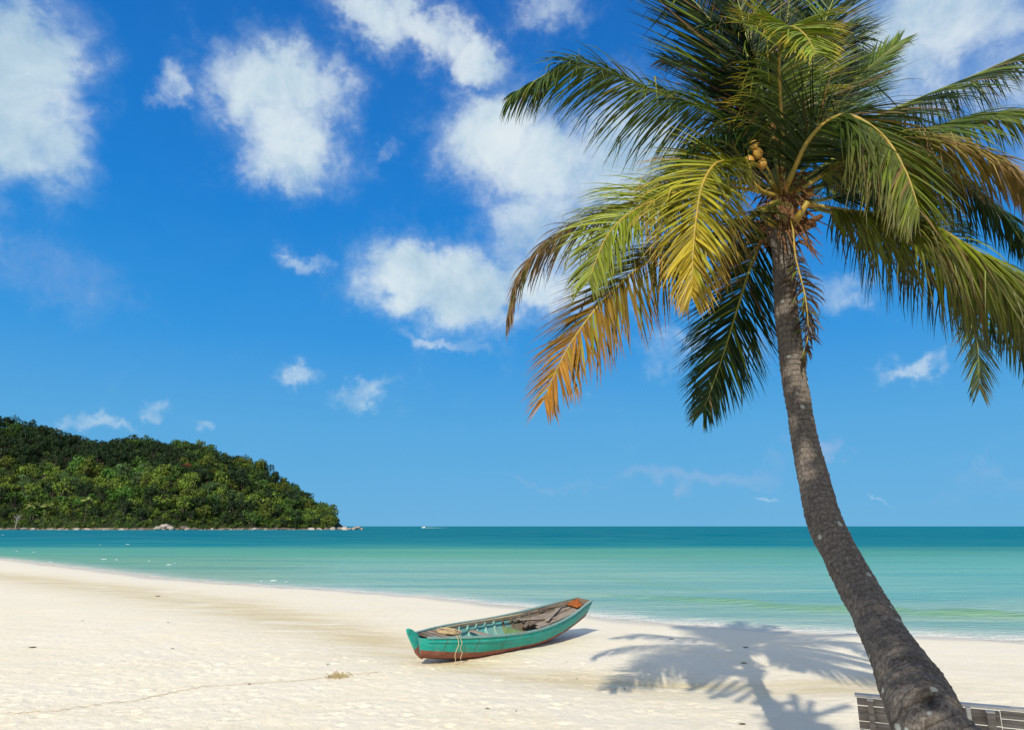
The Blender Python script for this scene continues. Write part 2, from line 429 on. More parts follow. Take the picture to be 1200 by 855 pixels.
# the right-hand water is deeper and more saturated
deep = t.math('MULTIPLY', t.mrange(t.math('DIVIDE', sepp.outputs[0], t.math('MAXIMUM', sepp.outputs[1], 1)), .05, .7), t.mrange(lg, 1.48, 1.62))
wcol = t.mix(t.math('MULTIPLY', deep, .5), wcol, t.mix(t.mrange(lg, 1.8, 2.1), (.06,.36,.34), (.01,.18,.26)))
shal = t.mrange(aD, -4.5, -.3)
wcol = t.mix(t.math('MULTIPLY', shal, .8), wcol, (.44,.53,.47))
wcol = t.mix(t.mrange(t.math('ADD', aD, t.math('MULTIPLY', t.math('SUBTRACT', band2, .5), .8)), -1.9, -.1), wcol, (.70,.655,.55))
wcol = t.mix(t.math('MULTIPLY', t.math('MULTIPLY', aS, t.mrange(band2, .25, .65, .25, 1)), .8), wcol, (.18,.37,.125))
wv = t.noise(t.mapping(geo, scale=(.9,2.6,1)), 1.0, 6, .62, .3)
wv2 = t.noise(t.mapping(geo, scale=(.12,.5,1)), 1.0, 4, .6)
wv3 = t.noise(t.mapping(geo, scale=(3,7,1)), 1.0, 4, .6)
hgt = t.math('ADD', t.math('MULTIPLY', wv3, t.mrange(lg, 1.3, 1.8, .35, 0)), wv); hgt = t.math('ADD', hgt, t.math('MULTIPLY', wv2, 1.4))
p = t.new('ShaderNodeBsdfPrincipled'); t.l.new(wcol, p.inputs['Base Color']); p.inputs['Roughness'].default_value = .22
p.inputs['IOR'].default_value = 1.33; t.set(p, 'Specular IOR Level', t.mrange(lg, 1.4, 1.95, .14, 0.0))
b = t.new('ShaderNodeBump'); t.l.new(hgt, b.inputs['Height']); b.inputs['Strength'].default_value = 1.0; b.inputs['Distance'].default_value = .26
t.l.new(b.outputs[0], p.inputs['Normal'])
# thin foam where the swash ends
ef = t.noise(t.mapping(geo, scale=(.8,1.6,1)), 1.3, 5, .65)
fo = t.noise(geo, 9, 5, .7)
dd = t.math('ADD', aD, t.math('MULTIPLY', t.math('SUBTRACT', ef, .5), 1.0))
right = t.mrange(sepp.outputs[0], -10, 6, .15, 1)
foam = t.math('MULTIPLY', t.math('MULTIPLY', t.mrange(dd, -2.6, -.5), t.mrange(dd, .25, -.05)), t.mrange(fo, .42, .62))
foam = t.math('MULTIPLY', t.math('MULTIPLY', foam, right), t.mrange(ef, .36, .60, .25, .9))
fb_ = t.new('ShaderNodeBsdfDiffuse'); fb_.inputs[0].default_value = (.80,.76,.67,1)
mx = t.new('ShaderNodeMixShader'); t.l.new(foam, mx.inputs[0]); t.l.new(p.outputs[0], mx.inputs[1]); t.l.new(fb_.outputs[0], mx.inputs[2])
tr = t.new('ShaderNodeBsdfTransparent')
alpha = t.math('MAXIMUM', t.mrange(t.math('ADD', aD, t.math('MULTIPLY', t.math('SUBTRACT', ef, .5), .6)), -.5, -.05, 1, .25), t.math('MULTIPLY', foam, .9))
mx2 = t.new('ShaderNodeMixShader'); t.l.new(alpha, mx2.inputs[0]); t.l.new(tr.outputs[0], mx2.inputs[1]); t.l.new(mx.outputs[0], mx2.inputs[2])
t.l.new(mx2.outputs[0], out.inputs[0])
th = np.radians(np.concatenate([np.arange(-88, -46, 1.2), np.arange(-46, 46, .22), np.arange(46, 100, 1.2)]))
rr = [14.0]
while rr[-1] < 55000: rr.append(rr[-1]*(1.010 if rr[-1] < 120 else 1.03))
TH, RR = np.meshgrid(th, np.array(rr)); X = RR*np.sin(TH); Y = RR*np.cos(TH)
sea = mesh_from_grid('sea', X, Y, sea_z(X, Y), {'shore': shoreD, 'streak': streak}, m_sea)
tag(sea, kind='structure')

# ------------------------------------------------------------------ foliage materials
def leaf_material(name, rough=.5, transl=.3, spec=.4, gain=1.0):
    m, t, out = material(name)
    a = t.new('ShaderNodeAttribute', attribute_name='tint').outputs['Color']
    n = t.noise(objco(t), 7, 3, .6)
    c = t.mix(t.mrange(n, .35, .7, 0, .35), a, t.vmath('MULTIPLY', a, (.6,.65,.6)))
    if gain != 1: c = t.vmath('MULTIPLY', c, (gain,)*3)
    p = t.new('ShaderNodeBsdfPrincipled'); t.l.new(c, p.inputs['Base Color']); p.inputs['Roughness'].default_value = rough; p.inputs['Specular IOR Level'].default_value = spec
    tl = t.new('ShaderNodeBsdfTranslucent'); t.l.new(t.vmath('MULTIPLY', c, (1.3,1.2,.5)), tl.inputs[0])
    mx = t.new('ShaderNodeMixShader'); mx.inputs[0].default_value = transl; t.l.new(p.outputs[0], mx.inputs[1]); t.l.new(tl.outputs[0], mx.inputs[2])
    t.l.new(mx.outputs[0], out.inputs[0]); return m
M_FROND = leaf_material('palm leaf', .45, .18, .28)
M_TREE = leaf_material('tree leaf', .6, .22, .25)

m_bark, t, out = material('palm bark')
oc = objco(t); at = t.new('ShaderNodeAttribute', attribute_name='along').outputs['Fac']; aa = t.new('ShaderNodeAttribute', attribute_name='around').outputs['Fac']
cb = t.new('ShaderNodeCombineXYZ'); t.l.new(t.math('MULTIPLY', aa, 1.0), cb.inputs[0]); t.l.new(at, cb.inputs[1])
fine = t.noise(oc, 30, 6, .75); mid = t.noise(oc, 5, 5, .65)
fib = t.noise(t.mapping(oc, scale=(60,60,5)), 1, 5, .7)
c = t.mix(t.mrange(fine, .35, .65), (.085,.072,.062), (.235,.21,.185))
c = t.mix(t.mrange(mid, .42, .66, 0, .7), c, (.175,.155,.135))
c = t.mix(t.mrange(fib, .40, .62, 0, .6), c, (.055,.04,.032))
rn = t.math('ADD', at, t.math('MULTIPLY', t.math('SUBTRACT', mid, .5), .05))
rg = t.math('FRACT', t.math('MULTIPLY', rn, 1/.075))
ring = t.math('MULTIPLY', t.mrange(rg, .0, .18, 1, 0), t.mrange(fine, .3, .6, .2, 1))
c = t.mix(t.math('MULTIPLY', ring, .55), c, (.04,.03,.025))
vor = t.new('ShaderNodeTexVoronoi'); t.l.new(oc, vor.inputs['Vector']); vor.inputs['Scale'].default_value = 6.5
lich = t.math('MULTIPLY', t.mrange(t.math('ADD', vor.outputs['Distance'], t.math('MULTIPLY', t.math('SUBTRACT', fine, .5), .16)), .21, .12), t.mrange(t.new('ShaderNodeSeparateXYZ', i_0=vor.outputs['Color']).outputs[0], .48, .52))
c = t.mix(t.math('MULTIPLY', lich, .8), c, (.42,.46,.42))
gr = t.noise(oc, 1.6, 3, .6)
c = t.mix(t.math('MULTIPLY', t.mrange(gr, .5, .7), t.mrange(at, .5, 1.8, .55, 0)), c, (.12,.14,.125))
c = t.mix(t.math('MULTIPLY', t.new('ShaderNodeAttribute', attribute_name='rot').outputs['Fac'], .9), c, (.012,.010,.009))  # shade inside the rot hollow put into the bark colour
hb = t.math('ADD', t.math('ADD', t.math('MULTIPLY', fine, .6), t.math('MULTIPLY', fib, .7)), t.math('MULTIPLY', ring, -.9))
principled(t, out, c, .9, .2, hb, .9, .018)

def simple_mat(name, c1, c2, scale=8, rough=.7, spec=.3, bstr=.4, bdist=.01, stretch=(1,1,1), c3=None, metal=0):
    m, t, out = material(name); oc = t.mapping(objco(t), scale=stretch)
    n = t.noise(oc, scale, 6, .65); nn = t.noise(oc, scale*4, 4, .7)
    c = t.mix(t.mrange(n, .35, .65), c1, c2)
    if c3: c = t.mix(t.mrange(nn, .55, .68), c, c3)
    principled(t, out, c, rough, spec, t.math('ADD', n, t.math('MULTIPLY', nn, .5)), bstr, bdist, metal); return m
M_RACHIS = simple_mat('palm leaf stalk', (.24,.20,.035), (.36,.24,.04), 6, .5, .4)
M_RACHIS_G = simple_mat('green palm leaf stalk', (.13,.16,.025), (.22,.22,.05), 6, .5, .4)
M_FIBRE = simple_mat('palm fibre', (.10,.05,.025), (.22,.12,.06), 12, .95, .1, .9, .02)
M_COCO = simple_mat('coconut husk', (.34,.15,.025), (.42,.26,.04), 9, .5, .4, .2, .01, c3=(.30,.26,.06))
M_DEAD = simple_mat('dead palm leaf', (.05,.035,.025), (.14,.09,.06), 12, .9, .1)
M_WOOD = simple_mat('hill tree bark', (.06,.048,.04), (.13,.11,.09), 3, .9, .1)

# ------------------------------------------------------------------ the leaning palm
HUBY = 8.0
palm = empty('coconut_palm')
TR = [(917,285,27,8.0),(921,360,28.5,7.9),(925,399,29,7.8),(930,439,28.5,7.7),(936.5,479,29,7.55),(943.5,519,31,7.35),(953,558,35,7.12),(966,610,42,6.8),
      (988,655,46,6.5),(1012,700,50,6.15),(1026.5,727,54,5.9),(1040,753,60,5.66),(1056,780,69,5.42),(1070,807,78,5.18),(1082,833,83,4.95),(1093,855,88,4.78)]
tp = []
for i, (px, py, w, y) in enumerate(TR):
    a = TR[max(i-1, 0)]; b = TR[min(i+1, len(TR)-1)]; sl = math.atan2(abs(b[0]-a[0]), b[1]-a[1])
    c = P(px, py, y); rg_ = (c-Vector((0,0,CAM_H))).length
    tp.append((c.x, c.y, c.z, w*math.cos(sl)/2*y/F*.955))
e = tp[-1]
tp += [(e[0]+.17, e[1]-.22, e[2]-.38, .265), (e[0]+.32, e[1]-.38, .32, .31), (e[0]+.40, e[1]-.46, -.02, .36), (e[0]+.44, e[1]-.5, -.3, .40)]
BASE = Vector((tp[-2][0], tp[-2][1], gz(tp[-2][0], tp[-2][1])))
palm.location = BASE
top = tp[0]; tp = [(top[0]-.01, top[1]+.02, top[2]+.30, .15), (top[0]-.005, top[1]+.01, top[2]+.14, .145)] + tp
S, L = cr(tp[::-1], 560)
SEG = 72; rs2 = np.random.RandomState(5)
vs = []; al = []; ar = []
rngt = random.Random(11)
scars = []; z = 0
while z < L: z += rngt.uniform(.055, .105); scars.append((z, rngt.uniform(.4, 1), rngt.uniform(0, 6.28), rngt.uniform(.0, .025)))
sc = np.array([s_[0] for s_ in scars])
for i in range(len(S)):
    p = Vector(S[i, :3]); q0 = S[max(i-1, 0), :3]; q1 = S[min(i+1, len(S)-1), :3]
    T = Vector(q1-q0).normalized(); A = T.cross(Vector((0,1,0))).normalized(); B = T.cross(A); r = S[i, 3]; d = i/(len(S)-1)*L
    for k in range(SEG):
        th_ = 2*math.pi*k/SEG; u, v = math.cos(th_), math.sin(th_)
        n_ = float(0)
        vs.append((p, A*u+B*v, r)); al.append(d); ar.append(k/SEG)
al_ = np.array(al); ar_ = np.array(ar)*2*np.pi; cu, cv = np.cos(ar_), np.sin(ar_)
w_ = al_ + .014*np.sin(ar_+al_*1.3) + .02*fbm(cu*1.5+al_*2, cv*1.5+al_*.7, 2)
rid = np.interp(w_, sc, np.arange(len(sc))); fr = rid-np.floor(rid)
amp = np.array([s_[1] for s_ in scars])[np.clip(np.floor(rid).astype(int), 0, len(sc)-1)]
prof = np.where(fr < .15, fr/.15, 1-(fr-.15)*.9)                     # each leaf scar a little step
dr = (prof-.5)*.020*amp**2 + fbm(cu*2.2+al_*1.1, cv*2.2+al_*1.7+9, 4, .6)*.022 + fbm(cu*7+al_*9, cv*7+al_*8+9, 3, .6)*.008
dr += .02*np.exp(-((al_-L+.22)/.13)**2)
pos = np.array([p + n*(r+d_) for (p, n, r), d_ in zip(vs, dr)])
# rot hole, with its inner shade painted on as well
hole = np.array(P(1086, 819, 4.85)); tow = (np.array((0,0,CAM_H))-hole); tow /= np.linalg.norm(tow)
dist_h = np.linalg.norm((pos-hole)-np.outer((pos-hole)@tow, tow), axis=1); front = ((pos-np.array([p for p, n, r in vs]))@tow) > 0
pos = pos - np.outer(np.where(front, .075*np.clip(1-(dist_h/.075)**1.5, 0, 1), 0), tow)
rot_ = np.where(front, np.clip(1.25-(dist_h+.055*fbm(cu*6+al_*8, cv*6+al_*3, 3))/.062, 0, 1), 0)
fs = []
for i in range(len(S)-1):
    for k in range(SEG): fs.append((i*SEG+k, i*SEG+(k+1) % SEG, (i+1)*SEG+(k+1) % SEG, (i+1)*SEG+k))
me = bpy.data.meshes.new('trunk'); me.from_pydata((pos-np.array(BASE)).tolist(), [], fs)
me.polygons.foreach_set('use_smooth', [True]*len(me.polygons))
for nm, arr in (('along', al_), ('around', np.array(ar)), ('rot', rot_)):
    a = me.attributes.new(nm, 'FLOAT', 'POINT'); a.data.foreach_set('value', arr.astype(np.float32))
me.materials.append(m_bark); trunk = bpy.data.objects.new('trunk', me); COL.objects.link(trunk); trunk.parent = palm
# roots flare
mb = MB(); rg = random.Random(4)
for k in range(26):
    a = k/26*6.283+rg.uniform(-.1, .1); r0 = .30; r1 = rg.uniform(.46, .62)
    mb.tube([(math.cos(a)*r0, math.sin(a)*r0, .28), (math.cos(a)*(r0+.06), math.sin(a)*(r0+.06), .12), (math.cos(a)*r1, math.sin(a)*r1, -.06)], [.03,.035,.02], 6)
mb.build('root', m_bark, palm, True)

HUB = Vector(P(916, 232, HUBY))
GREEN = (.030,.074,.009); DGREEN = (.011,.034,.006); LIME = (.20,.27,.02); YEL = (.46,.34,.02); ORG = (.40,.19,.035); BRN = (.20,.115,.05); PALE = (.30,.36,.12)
def lerp3(a, b, f): return tuple(x+(y-x)*f for x, y in zip(a, b))
def frond(ctrl, seed, cols=(GREEN, GREEN, GREEN), tipcol=None, lmax=.95, droop=.9, n=125, start=.16, ang=(68, 30), hint=(0,0,1), lift=.12, w=.030, curl=.0, label=None, green=True, rw=.024, mess=.12, tipmix=.5, stub=.35):
    rng = random.Random(seed); lmax *= 1.18; lmax *= 1.08; w *= .86; mess = mess*1.05; n = int(n*1.5)
    pts = [Vector(HUB)] + [P(a, b, y) for a, b, y in ctrl]
    S, L = cr([tuple(p) for p in pts], 60)
    def at(t):
        x = t*59; i = min(int(x), 58); f = x-i
        return Vector(S[i]*(1-f)+S[i+1]*f), Vector(S[min(i+1, 59)]-S[max(i-1, 0)]).normalized()
    mb = MB(); H = Vector(hint).normalized()
    for k in range(n):
        t = start + (1-start)*((k+.5)/n)
        p, T = at(min(t, .999)); N = H - T*H.dot(T)
        if N.length < .15: N = Vector((0,-1,.3)) - T*Vector((0,-1,.3)).dot(T)
        N.normalize(); Sd = T.cross(N).normalized()
        prof = min(1, stub+ (t-start)/.16*(1-stub))*(1-.70*max(0, (t-.50)/.50)**1.4)
        a0 = R(ang[0]+(ang[1]-ang[0])*((t-start)/(1-start)))
        for sgn in (-1, 1):
            if rng.random() < .03: continue
            a = a0+rng.gauss(0, mess*.7); ln = lmax*prof*rng.uniform(.85, 1.08)
            if rng.random() < .06: ln *= rng.uniform(.35, .7)
            lf = lift+rng.gauss(0, mess)
            d = (T*math.cos(a) + Sd*(sgn*math.sin(a)*math.cos(lf)) + N*(math.sin(a)*math.sin(lf)))
            W = (T - d*T.dot(d)); W.normalize()
            W = Matrix.Rotation(rng.gauss(0, .45)+sgn*.3, 3, d) @ W
            kink = rng.choice((2,3,4)) if rng.random() < .16 else 99; dr = droop*rng.uniform(.6, 1.35); q = p.copy(); nseg = 6; ve = []; cl = []
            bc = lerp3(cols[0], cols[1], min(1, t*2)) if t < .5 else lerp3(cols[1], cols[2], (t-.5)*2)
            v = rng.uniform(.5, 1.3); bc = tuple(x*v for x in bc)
            if rng.random() < .06: bc = lerp3(bc, BRN, .7)
            if rng.random() < .10: bc = lerp3(bc, LIME, .5)
            wp = (.55, 1, 1, .85, .62, .34, .05)
            for s_ in range(nseg+1):
                f = s_/nseg; Wk = (W - d*W.dot(d)).normalized(); up = d.cross(Wk)
                ww = w*wp[s_]*rng.uniform(.92, 1.05)
                ve += [q-Wk*ww*.5, q+up*ww*.18, q+Wk*ww*.5]
                cc = bc if tipcol is None else lerp3(bc, tipcol, max(0, f-(1-tipmix))/tipmix)
                cl += [cc]*3
                q = q + d*(ln/nseg)
                if s_ == kink: d = (d*.45+Vector((rng.gauss(0,.15), rng.gauss(0,.15), -.8))).normalized()
                d = (d + Vector((0,0,-1))*(dr*(.10+.22*f)) + Vector((rng.gauss(0,.02), rng.gauss(0,.02), 0)) + Vector((rng.uniform(-1,1), rng.uniform(-1,1), rng.uniform(-1,.6)))*curl*f).normalized()
            fc = []
            for s_ in range(nseg):
                o_ = s_*3; fc += [(o_, o_+1, o_+4, o_+3), (o_+1, o_+2, o_+5, o_+4)]
            mb.add([x-BASE for x in ve], fc, 0, cl)
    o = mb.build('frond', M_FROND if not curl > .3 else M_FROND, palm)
    if label: o['label'] = label
    rb = MB(); n_ = 26; pp = []; rad = []
    for i in range(n_):
        t = i/(n_-1); p, T = at(min(t, .999)); pp.append(p-BASE); rad.append(rw*(1-t)**.75+.003 + (.022*max(0, 1-t/.10)))
    rb.tube(pp, rad, 7)
    rb.build('rachis', M_RACHIS_G if green else M_RACHIS, o, True)
    return o
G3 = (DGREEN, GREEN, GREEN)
DEEP = (.007,.021,.004)  # darkest leaf green, with the crown's inner shade put into the colour
# left group
frond([(885,190,8.0),(845,138,8.05),(802,118,8.1),(755,103,8.1),(720,86,8.1),(668,74,8.05),(635,90,7.95),(598,112,7.9)], 1, (GREEN, (.075,.12,.02), GREEN), lmax=1.0, droop=.85, lift=-.45, ang=(70,35), tipcol=(.12,.16,.03), tipmix=.3)
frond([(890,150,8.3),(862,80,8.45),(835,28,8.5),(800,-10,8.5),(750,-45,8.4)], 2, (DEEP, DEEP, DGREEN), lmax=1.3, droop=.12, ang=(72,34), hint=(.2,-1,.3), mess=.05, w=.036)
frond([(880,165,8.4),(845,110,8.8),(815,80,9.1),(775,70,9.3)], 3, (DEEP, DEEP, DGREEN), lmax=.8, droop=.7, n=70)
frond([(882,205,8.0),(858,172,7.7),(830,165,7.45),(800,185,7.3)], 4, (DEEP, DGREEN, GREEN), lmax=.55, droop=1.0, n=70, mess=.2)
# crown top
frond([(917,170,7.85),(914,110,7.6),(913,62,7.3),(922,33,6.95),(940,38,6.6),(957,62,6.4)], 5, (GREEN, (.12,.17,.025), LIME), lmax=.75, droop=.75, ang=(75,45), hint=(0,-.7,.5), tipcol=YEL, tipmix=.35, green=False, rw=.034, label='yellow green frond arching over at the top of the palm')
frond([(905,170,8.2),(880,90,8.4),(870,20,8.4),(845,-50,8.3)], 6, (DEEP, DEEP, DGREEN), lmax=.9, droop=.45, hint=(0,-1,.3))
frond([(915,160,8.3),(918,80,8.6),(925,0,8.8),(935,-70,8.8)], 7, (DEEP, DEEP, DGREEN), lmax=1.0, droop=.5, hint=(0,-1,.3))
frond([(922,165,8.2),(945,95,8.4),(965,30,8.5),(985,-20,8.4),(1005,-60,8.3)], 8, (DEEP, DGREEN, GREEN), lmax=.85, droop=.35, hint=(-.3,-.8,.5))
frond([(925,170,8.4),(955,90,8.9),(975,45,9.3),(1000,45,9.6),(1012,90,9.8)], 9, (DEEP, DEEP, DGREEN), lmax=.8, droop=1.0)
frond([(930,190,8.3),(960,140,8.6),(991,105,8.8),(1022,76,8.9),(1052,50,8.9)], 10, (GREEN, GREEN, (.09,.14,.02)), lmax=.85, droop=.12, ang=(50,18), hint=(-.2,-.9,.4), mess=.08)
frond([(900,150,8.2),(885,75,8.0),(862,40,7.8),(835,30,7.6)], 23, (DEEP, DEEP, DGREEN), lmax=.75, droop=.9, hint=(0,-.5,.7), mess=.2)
# right group
frond([(945,195,8.2),(985,155,8.4),(1030,135,8.6),(1085,112,8.8),(1143,88,8.9),(1200,64,8.9),(1250,62,8.9)], 12, (DGREEN, DGREEN, GREEN), lmax=.95, droop=.9, lift=-.5, ang=(68,35))
frond([(950,205,7.9),(1000,172,8.0),(1045,158,8.0),(1090,150,8.0),(1143,136,8.0),(1200,133,8.0),(1245,150,8.0)], 13, (DGREEN, (.06,.10,.012), (.07,.11,.012)), lmax=.85, droop=.9, lift=-.45, tipcol=LIME, tipmix=.3)
frond([(950,215,7.7),(1000,178,7.5),(1050,164,7.3),(1100,164,7.1),(1150,178,6.95),(1190,202,6.85),(1212,240,6.8)], 14, ((.10,.13,.02), (.22,.20,.03), (.32,.19,.06)), lmax=.78, droop=.8, lift=-.4, tipcol=BRN, tipmix=.5, green=False, label='yellowing frond with brown leaflet tips on the right of the crown')
frond([(928,205,7.6),(945,168,7.35),(970,142,7.1),(998,136,6.9),(1035,160,6.7),(1060,198,6.6),(1078,248,6.55)], 15, (DGREEN, (.05,.08,.010), (.10,.12,.012)), lmax=1.05, droop=.75, ang=(68,36), lift=-.15, tipcol=(.09,.085,.015), tipmix=.4, green=False, rw=.034, hint=(.2,-.9,.5), w=.036)
frond([(955,240,7.8),(1000,248,7.6),(1050,252,7.4),(1090,262,7.2),(1140,292,7.05),(1195,325,6.95),(1235,370,6.9),(1250,420,6.9)], 16, ((.09,.12,.010), (.16,.20,.012), (.13,.16,.012)), lmax=1.12, droop=.8, lift=-.5, n=175, tipcol=(.07,.06,.02), tipmix=.6, w=.036, green=False, label='long yellow green frond arching down to the right edge')
frond([(960,235,8.3),(1010,225,8.8),(1070,245,9.3),(1115,290,9.6),(1137,345,9.8),(1145,395,9.8),(1148,455,9.8)], 17, (DGREEN, DGREEN, (.035,.06,.03)), lmax=.85, droop=.35, ang=(60,28), hint=(0,-1,.3))
frond([(950,222,8.6),(1010,212,9.3),(1070,235,9.9),(1120,262,10.3),(1140,285,10.4)], 18, (DGREEN, DGREEN, DGREEN), lmax=.55, droop=.8, n=60)
frond([(958,245,7.9),(1005,256,8.0),(1055,272,8.1),(1105,300,8.15),(1155,335,8.1),(1195,385,8.05),(1215,430,8.0)], 32, (DGREEN, DGREEN, GREEN), lmax=.92, droop=.8, lift=-.5)
frond([(945,215,7.9),(1000,190,7.95),(1060,192,7.9),(1120,212,7.8),(1175,250,7.7),(1215,300,7.65)], 33, (DEEP, DGREEN, GREEN), lmax=.72, droop=.9, lift=-.4)
# lower left group
frond([(890,222,7.75),(868,196,7.5),(842,190,7.25),(824,214,7.0),(816,254,6.8),(812,300,6.7),(811,345,6.65)], 19, ((.13,.17,.03), (.27,.27,.02), (.36,.25,.015)), lmax=.82, droop=.65, ang=(62,26), hint=(-.15,-.75,.6), tipcol=(.36,.22,.04), tipmix=.35, w=.036, green=False, label='bright yellow frond hanging at the left of the crown', mess=.16)
frond([(880,222,8.0),(830,218,7.85),(785,228,7.7),(741,248,7.5),(716,270,7.4),(702,296,7.35),(690,330,7.3)], 20, ((.13,.16,.012), (.20,.25,.02), (.17,.21,.018)), lmax=.88, droop=.65, hint=(-.15,-.8,.6), tipcol=(.14,.15,.03), tipmix=.3, green=False, label='lime green frond spreading left below the crown')
frond([(880,215,8.2),(830,215,8.35),(797,222,8.4),(730,240,8.5),(670,265,8.55),(628,295,8.55),(604,330,8.55),(594,372,8.55)], 21, ((.09,.12,.03), (.14,.11,.04), (.16,.10,.055)), lmax=.85, droop=.6, lift=-.3, tipcol=BRN, tipmix=.5, label='browning frond reaching farthest left of the crown', n=90)
frond([(885,250,7.85),(830,280,7.65),(767,302,7.5),(730,330,7.42),(703,356,7.38),(672,397,7.35),(650,438,7.33),(638,468,7.32)], 22, ((.07,.095,.010), (.085,.085,.012), (.36,.16,.015)), lmax=.95, droop=.30, lift=-.15, ang=(66,38), hint=(-.5,-.7,.5), tipcol=(.17,.085,.03), tipmix=.45, w=.036, green=False, label='drooping frond with an orange dried tip, lowest on the left', n=105)
frond([(898,268,8.2),(882,305,8.35),(866,355,8.45),(846,420,8.5),(824,482,8.5)], 25, (DGREEN, DGREEN, (.03,.07,.02)), lmax=.78, droop=.30, ang=(52,24), hint=(0,-1,.2), start=.12)
frond([(900,245,7.7),(875,262,7.5),(855,300,7.4),(850,330,7.4)], 26, ((.07,.08,.02), (.08,.09,.02), BRN), lmax=.5, droop=1.2, n=50, mess=.3)
# back ones only seen through gaps
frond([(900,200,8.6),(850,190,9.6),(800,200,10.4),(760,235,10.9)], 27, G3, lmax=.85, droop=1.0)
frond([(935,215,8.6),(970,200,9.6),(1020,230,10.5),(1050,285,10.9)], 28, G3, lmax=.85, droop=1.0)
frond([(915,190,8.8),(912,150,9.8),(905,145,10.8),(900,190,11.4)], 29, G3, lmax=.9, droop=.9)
# withered frond hanging against the trunk
frond([(928,262,7.75),(932,300,7.7),(943,345,7.65),(947,385,7.6),(942,420,7.6),(934,446,7.6)], 31, ((.05,.035,.025),)*3, lmax=.26, droop=1.2, n=60, start=.35, curl=.55, w=.028, green=False, rw=.012, label='dead brown frond hanging against the top of the trunk', mess=.5)
# fibrous crown shaft, old stalk stubs, nuts
mb = MB(); rg = random.Random(8); T0 = Vector(tp[0][:3]); 
mb.blob(HUB-BASE+Vector((0,0,-.28)), .19, 18, 12, .10, rg, scale=(1,1,1.9))
for k in range(150):
    a = rg.uniform(0, 6.283); z = rg.uniform(-.65, .25); r = .17+rg.uniform(-.02, .05)
    p = HUB-BASE+Vector((math.cos(a)*r, math.sin(a)*r, z)); d = Vector((math.cos(a)*rg.uniform(.2,1), math.sin(a)*rg.uniform(.2,1), rg.uniform(-.9,.8))).normalized(); l = rg.uniform(.12, .38)
    mb.tube([p, p+d*l*.5, p+d*l+Vector((0,0,-l*.35))], [.016,.012,.004], 5)
mb.build('fibre', M_FIBRE, palm, False)
for k in range(9):
    mb = MB(); a = k*.698+.2; r = .15
    p = HUB-BASE+Vector((math.cos(a)*r, math.sin(a)*r, -.42)); d = Vector((math.cos(a), math.sin(a), rg.uniform(.1,.9))).normalized()
    mb.tube([p, p+d*.16, p+d*.30+Vector((0,0,.03))], [.055,.040,.028], 8)
    mb.build('leaf_stub', M_RACHIS if k % 2 else M_FIBRE, palm, True)
NUT = [(888,180,7.55),(878,189,7.5),(893,192,7.6),(884,171,7.62),(904,150,7.75),(907,164,7.8),(948,226,8.05),(940,236,8.0)]
for k, (a, b_, y) in enumerate(NUT):
    mb = MB(); mb.blob(P(a, b_, y)-BASE, .062, 14, 10, .02, rg, scale=(1,1,1.18)); mb.build('coconut', M_COCO, palm, True)
mb = MB()
for (a, b_, y) in NUT: mb.tube([HUB-BASE+Vector((0,0,-.05)), (HUB-BASE)*.5+(P(a,b_,y)-BASE)*.5+Vector((0,0,.07)), P(a,b_,y)-BASE+Vector((0,0,.06))], [.014,.010,.007], 6)
mb.build('fruit_stalk', M_RACHIS, palm, True)
tag(palm, 'tall leaning coconut palm with green and yellowing fronds in front of the sea', 'palm tree')

# ------------------------------------------------------------------ slatted fence beside the palm
def wood_mat(name, a, b, c3, sc=(3, 3, 40), rough=.85):
    m, t, out = material(name); oc = objco(t); g = t.noise(t.mapping(oc, scale=sc), 1, 6, .7); n = t.noise(oc, 2.5, 4, .6); fn = t.noise(oc, 60, 4, .7)
    c = t.mix(t.mrange(g, .35, .65), a, b); c = t.mix(t.mrange(n, .5, .7, 0, .6), c, c3)
    principled(t, out, c, rough, .2, t.math('ADD', g, t.math('MULTIPLY', fn, .3)), .6, .006); return m
M_FW = wood_mat('weathered fence board', (.17,.145,.125), (.30,.265,.235), (.13,.11,.095))
M_FL = wood_mat('pale and sunlit fence wood', (.50,.48,.45), (.66,.64,.60), (.42,.40,.37))  # pale wood; on the rail and post tops it paints in sunlight
FA = P(1003, 813, 6.5); FB = P(1200, 829.5, 6.5*(813-616.3)/(829.5-616.3)); FB.z = FA.z
u = (FB-FA); u.z = 0; FLN = u.length; u.normalize(); nrm = Vector((u.y, -u.x, 0))    # towards the camera
fence = empty('slatted_fence', (FA.x, FA.y, gz(FA.x, FA.y)))
fo_ = Vector(fence.location); rg = random.Random(2)
def fpt(s, off, z): return Vector((FA.x, FA.y, 0)) + u*s + nrm*off + Vector((0,0,z)) - fo_
FL_ = FLN + 1.6; zt = FA.z-.02; bh = .056
z = zt-bh/2-.006; k = 0
while z > fo_.z+.02:
    mb = MB(); s0 = 0; 
    for s1 in (1.05, 2.1, FL_):
        s1 = min(s1, FL_)
        if s1 <= s0: break
        mb.beam(fpt(s0+.003, .010+rg.uniform(-.003,.003), z+rg.uniform(-.004,.004)), fpt(s1-.003, .010+rg.uniform(-.003,.003), z+rg.uniform(-.004,.004)), .019, bh, up=(Vector((0,0,1))+nrm*-.05))
        s0 = s1
    mb.build('board', M_FW, fence, bevel=.002); z -= bh+.007; k += 1
mb = MB(); mb.beam(fpt(-.01, -.02, zt+.013), fpt(FL_, -.02, zt+.013), .085, .020); mb.build('top_rail', M_FL, fence, bevel=.003)  # sunlit top edge put into the rail's pale colour
def s_of(px): 
    best = min((abs((lambda q: 600+F*q.x/((q.y)*cp+(q.z-CAM_H)*sp))(FA+u*s)-px), s) for s in np.linspace(0, FL_, 400)); return best[1]
